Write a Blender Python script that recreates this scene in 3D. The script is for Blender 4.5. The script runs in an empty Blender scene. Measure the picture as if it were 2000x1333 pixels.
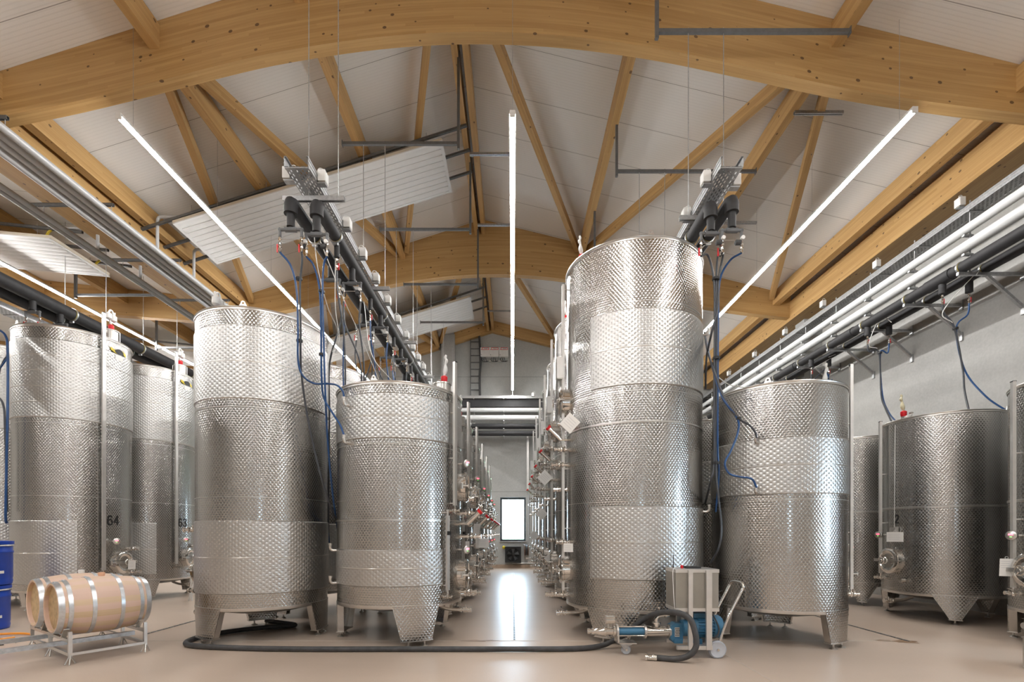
import bpy, math, random
from mathutils import Vector, Matrix
R_ = math.radians
random.seed(7)
sc = bpy.context.scene
COL = sc.collection

# ------------------------------------------------------------------ camera
H = 1.45                      # camera height, metres
F = 17.0 / 36.0 * 2000.0      # focal length in pixels of the 2000 px frame
CX, HY = 1001.0, 1042.0       # vanishing point of the aisle in the photograph
cd = bpy.data.cameras.new('camera')
cam = bpy.data.objects.new('camera', cd); COL.objects.link(cam)
cam.location = (0, 0, H); cam.rotation_euler = (R_(90), 0, 0)
cd.lens = 17.0; cd.sensor_width = 36.0; cd.sensor_fit = 'HORIZONTAL'
cd.shift_x = -(CX - 1000.0) / 2000.0; cd.shift_y = (HY - 666.5) / 2000.0
cd.clip_start = 0.05; cd.clip_end = 300
sc.camera = cam

# ------------------------------------------------------------------ sky, exposure
w = bpy.data.worlds.new('sky'); sc.world = w; w.use_nodes = True
nt = w.node_tree; bg = nt.nodes['Background']
bg.inputs['Color'].default_value = (0.62, 0.82, 1.0, 1); bg.inputs['Strength'].default_value = 28.0
vs = sc.view_settings
vs.view_transform = 'Standard'; vs.look = 'None'; vs.gamma = 1.0; vs.exposure = 0.0
try: vs.use_curve_mapping = False
except Exception: pass
LAMP = 130.0                   # strength of the strip lights
try:
    sc.cycles.max_bounces = 10; sc.cycles.diffuse_bounces = 5; sc.cycles.glossy_bounces = 6
    sc.cycles.transparent_max_bounces = 12; sc.cycles.sample_clamp_indirect = 6.0
    sc.cycles.caustics_reflective = False; sc.cycles.caustics_refractive = False
    sc.cycles.use_denoising = True
except Exception: pass

def at(u, v, Y):
    """point at depth Y that the photograph shows at pixel (u, v)"""
    return Vector(((u - CX) * Y / F, Y, H + (HY - v) * Y / F))

# ------------------------------------------------------------------ materials
M = {}
class N:
    """small node-tree writer"""
    def __init__(s, name):
        s.m = bpy.data.materials.new(name); s.m.use_nodes = True
        s.t = s.m.node_tree; s.b = s.t.nodes['Principled BSDF']; s.out = s.t.nodes['Material Output']
        M[name] = s.m
    def n(s, typ, **kw):
        x = s.t.nodes.new(typ)
        for k, v in kw.items(): setattr(x, k, v)
        return x
    def l(s, a, b): s.t.links.new(a, b)
    def put(s, sock, val):
        if isinstance(val, (int, float)): sock.default_value = val
        elif isinstance(val, (tuple, list)): sock.default_value = val
        else: s.l(val, sock)
    def math(s, op, a, b=None, c=None, clamp=False):
        x = s.n('ShaderNodeMath', operation=op, use_clamp=clamp)
        s.put(x.inputs[0], a)
        if b is not None: s.put(x.inputs[1], b)
        if c is not None: s.put(x.inputs[2], c)
        return x.outputs[0]
    def ramp(s, fac, stops, interp='LINEAR'):
        x = s.n('ShaderNodeValToRGB'); x.color_ramp.interpolation = interp
        e = x.color_ramp.elements
        while len(e) < len(stops): e.new(0.5)
        for i, (p, c) in enumerate(stops):
            e[i].position = p; e[i].color = tuple(c) + (1,) if len(c) == 3 else c
        s.put(x.inputs[0], fac); return x.outputs[0]
    def mix(s, fac, a, b, mode='MIX'):
        x = s.n('ShaderNodeMix', data_type='RGBA', blend_type=mode)
        s.put(x.inputs[0], fac)
        s.put(x.inputs[6], a if not isinstance(a, tuple) else tuple(a) + (1,))
        s.put(x.inputs[7], b if not isinstance(b, tuple) else tuple(b) + (1,))
        return x.outputs[2]
    def noise(s, vec, scale, detail=3, rough=0.5):
        x = s.n('ShaderNodeTexNoise'); x.inputs['Scale'].default_value = scale
        x.inputs['Detail'].default_value = detail; x.inputs['Roughness'].default_value = rough
        if vec is not None: s.l(vec, x.inputs['Vector'])
        return x.outputs['Fac']
    def mapv(s, vec, scale=(1, 1, 1), loc=(0, 0, 0)):
        x = s.n('ShaderNodeMapping'); x.inputs['Scale'].default_value = scale; x.inputs['Location'].default_value = loc
        s.l(vec, x.inputs['Vector']); return x.outputs[0]
    def bump(s, h, dist, strength=1.0):
        x = s.n('ShaderNodeBump'); x.inputs['Distance'].default_value = dist; x.inputs['Strength'].default_value = strength
        s.put(x.inputs['Height'], h); s.l(x.outputs[0], s.b.inputs['Normal'])
    def set(s, col=None, rough=None, metal=None, **kw):
        if col is not None: s.put(s.b.inputs['Base Color'], col if not isinstance(col, tuple) else tuple(col[:3]) + (1,))
        if rough is not None: s.put(s.b.inputs['Roughness'], rough)
        if metal is not None: s.put(s.b.inputs['Metallic'], metal)
        for k, v in kw.items(): s.put(s.b.inputs[k.replace('_', ' ')], v)

def plain(name, col, rough=0.5, metal=0.0, var=0.08, scale=9.0):
    n = N(name); tc = n.n('ShaderNodeTexCoord')
    f = n.noise(tc.outputs['Object'], scale, 3)
    k = n.ramp(f, [(0.3, tuple(c * (1 - var) for c in col)), (0.7, tuple(min(1, c * (1 + var)) for c in col))])
    n.set(k, rough, metal); return n

def hexcell(n, uv, p, q):
    """distance from the centre of the nearest cell of a staggered grid of pitch p (0 .. ~0.58, in pitches)"""
    sp = n.n('ShaderNodeSeparateXYZ'); n.l(uv, sp.inputs[0])
    def one(off):
        a = n.math('SUBTRACT', n.math('FRACT', n.math('ADD', n.math('DIVIDE', sp.outputs[0], p), off)), 0.5)
        b = n.math('SUBTRACT', n.math('FRACT', n.math('ADD', n.math('DIVIDE', sp.outputs[1], p * q), off)), 0.5)
        b = n.math('MULTIPLY', b, q)
        return n.math('SQRT', n.math('ADD', n.math('MULTIPLY', a, a), n.math('MULTIPLY', b, b)))
    return n.math('MINIMUM', one(0.0), one(0.5))

# steel plate ground in overlapping circles: flat smooth discs, matter brighter ridges between them
n = N('marbled_steel'); uv = n.n('ShaderNodeUVMap').outputs[0]
d = hexcell(n, uv, 0.043, 1.38)
edge = n.ramp(d, [(0.0, (0,) * 3), (0.27, (0.05,) * 3), (0.41, (0.6,) * 3), (0.53, (1,) * 3)])
n.set(n.mix(edge, (0.46, 0.453, 0.437), (0.57, 0.563, 0.548)), n.ramp(edge, [(0.0, (0.17,) * 3), (1.0, (0.29,) * 3)]), 1.0); n.bump(edge, 0.0024, 0.8)
# pillow plate: dimpled cooling jacket
n = N('dimpled_steel'); uv = n.n('ShaderNodeUVMap').outputs[0]
d = hexcell(n, uv, 0.075, 0.79)
h = n.ramp(d, [(0.0, (0.0,) * 3), (0.07, (0.10,) * 3), (0.17, (0.66,) * 3), (0.24, (0.88,) * 3), (0.40, (1,) * 3)], 'B_SPLINE')
n.set((0.575, 0.572, 0.562), 0.37, 1.0); n.bump(h, 0.0048, 0.9)
n = plain('polished_steel', (0.72, 0.70, 0.67), 0.12, 1.0, 0.03)
n = plain('satin_steel', (0.66, 0.645, 0.62), 0.30, 1.0, 0.05)
n = plain('galvanised_steel', (0.50, 0.51, 0.52), 0.42, 0.9, 0.14, 30)
n = plain('dark_galvanised', (0.17, 0.175, 0.18), 0.45, 0.6, 0.1, 20)
n = plain('aluminium', (0.72, 0.71, 0.69), 0.38, 0.85, 0.05)
n = plain('hoop_zinc', (0.66, 0.69, 0.73), 0.33, 0.9, 0.10, 25)
n = plain('black_insulation', (0.022, 0.022, 0.024), 0.62, 0, 0.2)
n = plain('black_rubber', (0.05, 0.05, 0.052), 0.6, 0, 0.25, 14)
n = plain('hose_black', (0.045, 0.05, 0.06), 0.42, 0, 0.15)
n = plain('hose_blue', (0.012, 0.065, 0.20), 0.35, 0, 0.15)
n = plain('grey_plastic', (0.13, 0.135, 0.14), 0.5)
n = plain('white_plastic', (0.78, 0.78, 0.76), 0.4, 0, 0.03)
n = plain('cream_plastic', (0.72, 0.66, 0.45), 0.4, 0, 0.1)
n = plain('white_pipe', (0.70, 0.72, 0.72), 0.3, 0, 0.03)
n = plain('grey_pipe', (0.50, 0.51, 0.52), 0.4, 0.2, 0.05)
n = plain('red_plastic', (0.75, 0.02, 0.03), 0.35)
n = plain('yellow_plastic', (0.60, 0.46, 0.03), 0.45)
n = plain('orange_rubber', (0.75, 0.28, 0.02), 0.45)
n = plain('drum_blue', (0.012, 0.06, 0.42), 0.3)
n = plain('pump_blue', (0.05, 0.17, 0.29), 0.38)
n = plain('paper', (0.80, 0.80, 0.78), 0.8, 0, 0.02)
n = plain('paper_print', (0.60, 0.60, 0.61), 0.8, 0, 0.02)
n = plain('ink_black', (0.012, 0.012, 0.013), 0.5)
n = plain('panel_white', (0.74, 0.745, 0.74), 0.5, 0, 0.02)
n = plain('panel_cream', (0.66, 0.60, 0.49), 0.6, 0, 0.03)
n = plain('wheel_grey', (0.34, 0.36, 0.40), 0.45)
n = plain('wheel_hub', (0.47, 0.49, 0.53), 0.4)
n = plain('box_grey', (0.34, 0.325, 0.29), 0.42, 0.55, 0.04)
n = plain('clay_bung', (0.72, 0.42, 0.28), 0.6)
n = plain('reel_brown', (0.12, 0.06, 0.03), 0.5)
n = plain('window_frame_grey', (0.05, 0.058, 0.065), 0.4)
for nm, c, s_ in (('lamp_white', (1.0, 0.985, 0.965), LAMP), ('led_red', (1.0, 0.03, 0.10), 3.0), ('led_green', (0.1, 0.9, 0.05), 1.2)):
    n = N(nm); n.set((0.8, 0.8, 0.8), 0.4); n.b.inputs['Emission Color'].default_value = c + (1,); n.b.inputs['Emission Strength'].default_value = s_
# window glass
n = N('window_glass'); tr = n.n('ShaderNodeBsdfTransparent'); gl = n.n('ShaderNodeBsdfGlossy'); gl.inputs['Roughness'].default_value = 0.02
mx = n.n('ShaderNodeMixShader'); mx.inputs[0].default_value = 0.07; n.l(tr.outputs[0], mx.inputs[1]); n.l(gl.outputs[0], mx.inputs[2]); n.l(mx.outputs[0], n.out.inputs['Surface'])
# perforated tray plate: real slots
n = N('perforated_steel'); uv = n.n('ShaderNodeUVMap').outputs[0]
sp = n.n('ShaderNodeSeparateXYZ'); n.l(uv, sp.inputs[0])
row = n.math('FLOOR', n.math('DIVIDE', sp.outputs[1], 0.035))
a = n.math('ABSOLUTE', n.math('SUBTRACT', n.math('FRACT', n.math('ADD', n.math('DIVIDE', sp.outputs[0], 0.075), n.math('MULTIPLY', row, 0.5))), 0.5))
b = n.math('ABSOLUTE', n.math('SUBTRACT', n.math('FRACT', n.math('DIVIDE', sp.outputs[1], 0.035)), 0.5))
hole = n.math('MULTIPLY', n.math('LESS_THAN', a, 0.27), n.math('LESS_THAN', b, 0.19))
n.set((0.50, 0.51, 0.52), 0.42, 0.9); n.put(n.b.inputs['Alpha'], n.math('SUBTRACT', 1.0, hole))
# glued laminated spruce: u along the timber, v across
def wood(name, light, dark, knot, lam=0.040):
    n = N(name); uv = n.n('ShaderNodeUVMap').outputs[0]
    sp = n.n('ShaderNodeSeparateXYZ'); n.l(uv, sp.inputs[0])
    row = n.math('FLOOR', n.math('DIVIDE', sp.outputs[1], lam))
    wn = n.n('ShaderNodeTexWhiteNoise', noise_dimensions='2D')
    cmb = n.n('ShaderNodeCombineXYZ'); n.l(row, cmb.inputs[0])
    seg = n.math('FLOOR', n.math('ADD', n.math('DIVIDE', sp.outputs[0], 2.7), n.math('MULTIPLY', row, 0.37))); n.l(seg, cmb.inputs[1])
    n.l(cmb.outputs[0], wn.inputs['Vector'])
    g1 = n.noise(n.mapv(uv, (1.2, 38, 1)), 1.0, 5, 0.6)
    g2 = n.noise(n.mapv(uv, (0.7, 7, 1)), 1.0, 3)
    f = n.math('ADD', n.math('MULTIPLY', wn.outputs['Value'], 0.30), n.math('ADD', n.math('MULTIPLY', g1, 0.55), n.math('MULTIPLY', g2, 0.35)))
    c = n.ramp(f, [(0.30, light), (0.85, dark)])
    vo = n.n('ShaderNodeTexVoronoi'); vo.inputs['Scale'].default_value = 1.0
    n.l(n.mapv(uv, (4.6, 6.5, 1)), vo.inputs['Vector'])
    gate = n.n('ShaderNodeSeparateColor'); n.l(vo.outputs['Color'], gate.inputs[0])
    kn = n.math('MULTIPLY', n.math('LESS_THAN', vo.outputs['Distance'], n.math('ADD', n.math('MULTIPLY', gate.outputs[1], 0.10), 0.055)), n.math('GREATER_THAN', gate.outputs[0], 0.12))
    c = n.mix(n.math('MULTIPLY', kn, 0.88), c, knot)
    ln = n.math('LESS_THAN', n.math('ABSOLUTE', n.math('SUBTRACT', n.math('FRACT', n.math('DIVIDE', sp.outputs[1], lam)), 0.5)), 0.47)
    c = n.mix(n.math('MULTIPLY', n.math('SUBTRACT', 1.0, ln), 0.18), c, knot)
    n.set(c, 0.55); n.bump(g1, 0.001, 0.3)
wood('spruce', (0.57, 0.362, 0.15), (0.405, 0.236, 0.082), (0.10, 0.05, 0.02))
# oak staves: v around the barrel
n = N('oak_staves'); uv = n.n('ShaderNodeUVMap').outputs[0]
sp = n.n('ShaderNodeSeparateXYZ'); n.l(uv, sp.inputs[0])
row = n.math('FLOOR', n.math('DIVIDE', sp.outputs[1], 0.075))
wn = n.n('ShaderNodeTexWhiteNoise', noise_dimensions='1D'); n.l(row, wn.inputs['W'])
g = n.noise(n.mapv(uv, (3, 60, 1)), 1.0, 4)
f = n.math('ADD', n.math('MULTIPLY', wn.outputs['Value'], 0.7), n.math('MULTIPLY', g, 0.3))
c = n.ramp(f, [(0.1, (0.64, 0.455, 0.365)), (0.5, (0.68, 0.49, 0.40)), (0.75, (0.64, 0.48, 0.31)), (0.95, (0.57, 0.40, 0.24))])
n.set(c, 0.6); n.bump(g, 0.0006, 0.4)
n = plain('oak_head', (0.50, 0.36, 0.20), 0.65, 0, 0.2, 18)
# ceiling sandwich panels: fine ribs down the slope, a joint every metre along the hall
n = N('roof_panel'); tc = n.n('ShaderNodeTexCoord'); sp = n.n('ShaderNodeSeparateXYZ'); n.l(tc.outputs['Object'], sp.inputs[0])
fy = n.math('FRACT', sp.outputs[1])
jt = n.math('LESS_THAN', n.math('ABSOLUTE', n.math('SUBTRACT', fy, 0.5)), 0.005)
rb = n.math('ABSOLUTE', n.math('SUBTRACT', n.math('FRACT', n.math('MULTIPLY', sp.outputs[1], 18.0)), 0.5))
rbh = n.ramp(rb, [(0.0, (0,) * 3), (0.12, (0.0,) * 3), (0.2, (1,) * 3)])
c = n.mix(rbh, (0.80, 0.785, 0.755), (0.83, 0.815, 0.785))
c = n.mix(jt, c, (0.36, 0.34, 0.32)); n.set(c, 0.5); n.bump(n.math('SUBTRACT', rbh, n.math('MULTIPLY', jt, 2.0)), 0.002, 0.4)
# floor resin
n = N('floor_resin'); tc = n.n('ShaderNodeTexCoord'); o = tc.outputs['Object']
f1 = n.noise(o, 0.9, 5, 0.6); f2 = n.noise(o, 60, 2); f3 = n.noise(n.mapv(o, (0.35, 2.2, 1)), 1.0, 4)
f = n.math('ADD', n.math('MULTIPLY', f1, 0.5), n.math('ADD', n.math('MULTIPLY', f2, 0.25), n.math('MULTIPLY', f3, 0.25)))
c = n.ramp(f, [(0.3, (0.50, 0.395, 0.315)), (0.7, (0.59, 0.475, 0.385))])
n.set(c, n.ramp(f1, [(0.25, (0.29,) * 3), (0.75, (0.34,) * 3)])); n.bump(f2, 0.0008, 0.5)
# concrete
def concrete(name, col, axis_lines=()):
    n = N(name); tc = n.n('ShaderNodeTexCoord'); o = tc.outputs['Object']
    f = n.math('ADD', n.math('MULTIPLY', n.noise(o, 1.1, 6, 0.65), 0.6), n.math('MULTIPLY', n.noise(o, 22, 3), 0.4))
    c = n.ramp(f, [(0.3, tuple(x * 0.84 for x in col)), (0.7, tuple(x * 1.1 for x in col))])
    sp = n.n('ShaderNodeSeparateXYZ'); n.l(o, sp.inputs[0])
    for ax, v in axis_lines:
        q = n.math('LESS_THAN', n.math('ABSOLUTE', n.math('SUBTRACT', sp.outputs[ax], v)), 0.012)
        c = n.mix(n.math('MULTIPLY', q, 0.55), c, tuple(x * 0.35 for x in col))
    n.set(c, 0.75); n.bump(f, 0.003, 0.4)
concrete('concrete_end', (0.47, 0.48, 0.465), [(2, 7.98), (2, 3.18), (0, -5.0), (0, 3.6)])
concrete('concrete_side', (0.47, 0.465, 0.445), [(2, 3.3), (1, 2.0), (1, 8.0), (1, 14.0)])
concrete('concrete_column', (0.36, 0.36, 0.35))
plain('base_coving', (0.42, 0.32, 0.24), 0.5)
plain('drain_dark', (0.10, 0.11, 0.125), 0.4, 0.7)
plain('joint_line', (0.60, 0.54, 0.48), 0.6)
plain('stain_brown', (0.27, 0.17, 0.10), 0.35)
plain('meadow_green', (0.30, 0.42, 0.20), 0.9, 0, 0.3, 2)

# ------------------------------------------------------------------ mesh helpers
class MB:
    def __init__(s): s.v = []; s.f = []; s.u = []; s.m = []
    def add(s, vs, fs, us=None, m=0):
        o = len(s.v); s.v += [tuple(x) for x in vs]
        for i, f in enumerate(fs):
            s.f.append([o + k for k in f]); s.u.append(us[i] if us else None); s.m.append(m)
        return s
    def box(s, c, size, m=0, rot=None):
        c = Vector(c); x, y, z = [k / 2 for k in size]
        P = [Vector(p) for p in ((-x, -y, -z), (x, -y, -z), (x, y, -z), (-x, y, -z), (-x, -y, z), (x, -y, z), (x, y, z), (-x, y, z))]
        if rot: P = [rot @ p for p in P]
        P = [p + c for p in P]
        Fs = [(0, 3, 2, 1), (4, 5, 6, 7), (0, 1, 5, 4), (1, 2, 6, 5), (2, 3, 7, 6), (3, 0, 4, 7)]
        U = []
        for f in Fs:
            e1 = (P[f[1]] - P[f[0]]).length; e2 = (P[f[3]] - P[f[0]]).length
            U.append([(0, 0), (e1, 0), (e1, e2), (0, e2)])
        return s.add(P, Fs, U, m)
    def bar(s, p0, p1, w, h, m=0, up=(0, 0, 1), off=0.0):
        """rectangular bar; UV u runs along it"""
        p0, p1 = Vector(p0), Vector(p1); d = (p1 - p0); L = d.length; d.normalize()
        up = Vector(up)
        if abs(d.dot(up)) > 0.99: up = Vector((0, 1, 0))
        sx = d.cross(up).normalized(); uz = sx.cross(d).normalized()
        P = []
        for q in (p0, p1):
            for a, b in ((-1, -1), (1, -1), (1, 1), (-1, 1)): P.append(q + sx * (a * w / 2) + uz * (b * h / 2))
        Fs = [(0, 3, 2, 1), (4, 5, 6, 7)]; U = [[(0, 0), (0, h), (w, h), (w, 0)], [(0, 0), (w, 0), (w, h), (0, h)]]
        acc = off
        for a, b, ww in ((0, 1, w), (1, 2, h), (2, 3, w), (3, 0, h)):
            Fs.append((a, b, b + 4, a + 4)); U.append([(off, acc), (off, acc + ww), (off + L, acc + ww), (off + L, acc)]); acc += ww + 0.013
        return s.add(P, Fs, U, m)
    def rings(s, R, m=0, closed=False, capa=True, capb=True, uvs=None):
        n = len(R[0]); vs = [p for r in R for p in r]; fs = []; us = []
        K = len(R) if closed else len(R) - 1
        for i in range(K):
            j = (i + 1) % len(R)
            for k in range(n):
                l = (k + 1) % n
                fs.append((i * n + k, i * n + l, j * n + l, j * n + k))
                if uvs:
                    kk = k + 1
                    us.append([uvs(i, k), uvs(i, kk), uvs(i + 1, kk), uvs(i + 1, k)])
                else: us.append(None)
        if not closed:
            if capa: fs.append(tuple(range(n - 1, -1, -1))); us.append(None)
            if capb: fs.append(tuple((len(R) - 1) * n + k for k in range(n))); us.append(None)
        o = len(s.v); s.v += [tuple(p) for p in vs]
        for f, u in zip(fs, us): s.f.append([o + k for k in f]); s.u.append(u); s.m.append(m)
        return s
    def tube(s, pts, r, n=10, m=0, closed=False):
        pts = [Vector(p) for p in pts]; R = []; K = len(pts); prev = None
        for i, p in enumerate(pts):
            a = pts[(i - 1) % K] if (closed or i > 0) else p; b = pts[(i + 1) % K] if (closed or i < K - 1) else p
            t = (b - a).normalized()
            if prev is None:
                ref = Vector((0, 0, 1)) if abs(t.z) < 0.9 else Vector((1, 0, 0)); x = t.cross(ref).normalized()
            else: x = (prev - t * prev.dot(t)).normalized()
            prev = x; y = t.cross(x)
            rad = r[i] if isinstance(r, (list, tuple)) else r
            R.append([p + (x * math.cos(2 * math.pi * k / n) + y * math.sin(2 * math.pi * k / n)) * rad for k in range(n)])
        return s.rings(R, m, closed)
    def cyl(s, p0, p1, r, r1=None, n=20, m=0): return s.tube([p0, p1], [r, r if r1 is None else r1], n, m)
    def lathe(s, prof, o=(0, 0, 0), axis=(0, 0, 1), n=32, m=0, capa=True, capb=True):
        """profile of (radius, height) turned about axis through o; UV u = arc length, v = height along the profile"""
        o = Vector(o); ax = Vector(axis).normalized()
        ref = Vector((1, 0, 0)) if abs(ax.x) < 0.9 else Vector((0, 0, 1))
        x = (ref - ax * ref.dot(ax)).normalized(); y = ax.cross(x)
        R = [[o + ax * z + (x * math.cos(2 * math.pi * k / n) + y * math.sin(2 * math.pi * k / n)) * max(r, 1e-4) for k in range(n)] for r, z in prof]
        rm = max(r for r, z in prof)
        return s.rings(R, m, False, capa, capb, lambda i, k: (k / n * 2 * math.pi * rm, prof[min(i, len(prof) - 1)][1]))
    def torus(s, o, axis, R, r, n=32, k=8, m=0):
        o = Vector(o); ax = Vector(axis).normalized(); ref = Vector((1, 0, 0)) if abs(ax.x) < 0.9 else Vector((0, 0, 1))
        x = (ref - ax * ref.dot(ax)).normalized(); y = ax.cross(x)
        return s.tube([o + (x * math.cos(2 * math.pi * i / n) + y * math.sin(2 * math.pi * i / n)) * R for i in range(n)], r, k, m, True)
    def ball(s, c, r, m=0, n=12, sq=(1, 1, 1)):
        K = n // 2; prof = [(math.sin(math.pi * i / K), -math.cos(math.pi * i / K)) for i in range(K + 1)]
        R = [[Vector(c) + Vector((max(a, 1e-3) * math.cos(2 * math.pi * k / n) * r * sq[0], max(a, 1e-3) * math.sin(2 * math.pi * k / n) * r * sq[1], z * r * sq[2])) for k in range(n)] for a, z in prof]
        return s.rings(R, m)
    def prism(s, poly, z0, z1, fn, m=0):
        """polygon (list of 2-D points) extruded from z0 to z1; fn maps (a, b, z) to space"""
        n = len(poly); vs = [fn(a, b, z0) for a, b in poly] + [fn(a, b, z1) for a, b in poly]
        fs = [tuple(range(n - 1, -1, -1)), tuple(n + k for k in range(n))] + [(k, (k + 1) % n, n + (k + 1) % n, n + k) for k in range(n)]
        return s.add(vs, fs, None, m)
    def xf(s, mat):
        s.v = [tuple(mat @ Vector(p)) for p in s.v]; return s
    def build(s, name, mats, parent=None, smooth=True, angle=35):
        me = bpy.data.meshes.new(name); me.from_pydata(s.v, [], s.f); me.update()
        if not isinstance(mats, (list, tuple)): mats = [mats]
        for x in mats: me.materials.append(M[x])
        me.polygons.foreach_set('material_index', s.m)
        ul = me.uv_layers.new(name='UVMap'); i = 0
        for f, u in zip(s.f, s.u):
            for k in range(len(f)):
                if u: ul.data[i].uv = u[k]
                else:
                    p = s.v[f[k]]; ul.data[i].uv = (p[0] + p[1], p[2])
                i += 1
        if smooth:
            me.polygons.foreach_set('use_smooth', [True] * len(me.polygons)); me.set_sharp_from_angle(angle=R_(angle))
        ob = bpy.data.objects.new(name, me); COL.objects.link(ob)
        if parent: ob.parent = parent
        return ob

def tag(o, label=None, cat=None, group=None, kind=None):
    if label: o['label'] = label
    if cat: o['category'] = cat
    if group: o['group'] = group
    if kind: o['kind'] = kind
    return o
def thing(name, label, cat, loc=(0, 0, 0), rz=0.0, group=None):
    o = bpy.data.objects.new(name, None); COL.objects.link(o); o.empty_display_size = 0.1
    o.location = loc; o.rotation_euler = (0, 0, rz); return tag(o, label, cat, group)
def dup(o, label=None, loc=None, parent=None, rz=None):
    c = o.copy(); COL.objects.link(c)
    if parent: c.parent = parent
    if loc is not None: c.location = loc
    if rz is not None: c.rotation_euler = (0, 0, rz)
    if label: c['label'] = label
    for ch in KIDS(o): dup(ch, parent=c)
    return c
def KIDS(o): return [x for x in COL.objects if x.parent == o]
def spline(pts, k=8):
    P = [Vector(p) for p in pts]; out = []
    P = [P[0] * 2 - P[1]] + P + [P[-1] * 2 - P[-2]]
    for i in range(1, len(P) - 2):
        a, b, c, d = P[i - 1:i + 3]
        for j in range(k):
            t = j / k
            out.append(0.5 * ((2 * b) + (c - a) * t + (2 * a - 5 * b + 4 * c - d) * t * t + (3 * b - 3 * c + d - a) * t ** 3))
    out.append(P[-2]); return out
def interp(tab, x):
    for (x0, y0), (x1, y1) in zip(tab, tab[1:]):
        if x <= x1: return y0 + (y1 - y0) * (x - x0) / (x1 - x0)
    return tab[-1][1]
ORD = ['first', 'second', 'third', 'fourth', 'fifth', 'sixth', 'seventh', 'eighth', 'ninth', 'tenth', 'eleventh', 'twelfth', 'thirteenth', 'fourteenth']

# ================================================================== SETTING
YB, YF = 20.2, -8.0           # end wall, wall behind the camera
XR, XL = 8.6, -22.0
RX, RZ = -0.85, 8.80 + H      # ridge
SL, SR = 0.32, 0.245          # roof slopes left and right
def roofz(x):
    if x < -8.2: return H + 6.72 + 0.107 * (-9.62 - x)
    return RZ + SL * (x - RX) if x < RX else RZ - SR * (x - RX)
def struct(mb, name, mats, label=None, cat=None, group=None, smooth=False):
    return tag(mb.build(name, mats, None, smooth), label, cat, group, 'structure')

struct(MB().box(((XR + XL) / 2, (YB + YF) / 2, -0.1), (XR - XL + 1, YB - YF + 1, 0.2)), 'floor', 'floor_resin')
mb = MB()
def slope(x0, x1):
    t = 0.18; z0 = roofz(x0 + 1e-4); z1 = roofz(x1 - 1e-4)
    mb.add([(x0, YF, z0), (x1, YF, z1), (x1, YB + .3, z1), (x0, YB + .3, z0), (x0, YF, z0 + t), (x1, YF, z1 + t), (x1, YB + .3, z1 + t), (x0, YB + .3, z0 + t)],
           [(0, 1, 2, 3), (7, 6, 5, 4), (0, 4, 5, 1), (1, 5, 6, 2), (2, 6, 7, 3), (3, 7, 4, 0)])
slope(XL - .3, -8.2); slope(-8.2, RX); slope(RX, XR + .3)
mb.add([(-8.2, YF, roofz(-8.21)), (-8.2, YB, roofz(-8.21)), (-8.2, YB, roofz(-8.19)), (-8.2, YF, roofz(-8.19))], [(0, 1, 2, 3)])
struct(mb, 'ceiling', 'roof_panel')
# end wall with its window opening
WX0, WX1, WZ0, WZ1 = at(977, 0, YB).x, at(1027, 0, YB).x, at(0, 1058, YB).z, at(0, 972, YB).z
mb = MB()
def wallq(x0, x1, z0, z1f):
    """piece of the end wall whose top follows the roof"""
    xs = [x0] + [b for b in (-8.2, RX) if x0 < b < x1] + [x1]
    for a, b in zip(xs, xs[1:]):
        za = z1f(a + 1e-3); zb = z1f(b - 1e-3)
        mb.add([(a, YB, z0), (b, YB, z0), (b, YB, zb), (a, YB, za), (a, YB + .3, z0), (b, YB + .3, z0), (b, YB + .3, zb), (a, YB + .3, za)],
               [(0, 1, 2, 3), (7, 6, 5, 4), (0, 4, 5, 1), (1, 5, 6, 2), (2, 6, 7, 3), (3, 7, 4, 0)])
top = lambda x: roofz(x) + 0.05
wallq(XL, WX0, 0, top); wallq(WX1, XR + .3, 0, top); wallq(WX0, WX1, 0, lambda x: WZ0); wallq(WX0, WX1, WZ1, top)
struct(mb, 'wall_back', 'concrete_end')
struct(MB().box((XL - .15, (YB + YF) / 2, 4.8), (0.3, YB - YF, 9.8)), 'wall_left', 'concrete_side')
# wall behind the camera and the near part of the right wall each have a window like the one in the end wall
mb = MB()
for x0, x1, z0, z1 in ((XL, 1.5, 0, 11), (2.05, XR, 0, 11), (1.5, 2.05, 0, 1.35), (1.5, 2.05, 2.65, 11)):
    mb.box(((x0 + x1) / 2, YF - .15, (z0 + z1) / 2), (x1 - x0, 0.3, z1 - z0))
struct(mb, 'wall_front', 'concrete_side')
mb = MB()
for y0, y1, z0, z1 in ((YF, 2.6, 0, 8.5), (3.75, YB, 0, 8.5), (2.6, 3.75, 0, 1.0), (2.6, 3.75, 3.0, 8.5)):
    mb.box((XR + .15, (y0 + y1) / 2, (z0 + z1) / 2), (0.3, y1 - y0, z1 - z0))
struct(mb, 'wall_right', 'concrete_side')
def side_window(name, c, along, W_=1.15, H_=2.0):
    g = MB(); rot = Matrix.Rotation(R_(along), 3, 'Z')
    for o, s_ in (((-W_ / 2 + .04, 0, 0), (.08, .1, H_)), ((W_ / 2 - .04, 0, 0), (.08, .1, H_)), ((0, 0, H_ / 2 - .04), (W_ - .16, .1, .08)), ((0, 0, -H_ / 2 + .04), (W_ - .16, .1, .08))): g.box(Vector(c) + rot @ Vector(o), s_, 0, rot)
    o_ = struct(g, name, 'window_frame_grey'); MB().box(c, (W_ - .16, .02, H_ - .16), 0, rot).build('pane', 'window_glass', o_)
side_window('window_2', (1.775, YF - .15, 2.0), 0, .55, 1.3); side_window('window_3', (XR + .15, 3.175, 2.0), 90)
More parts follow.
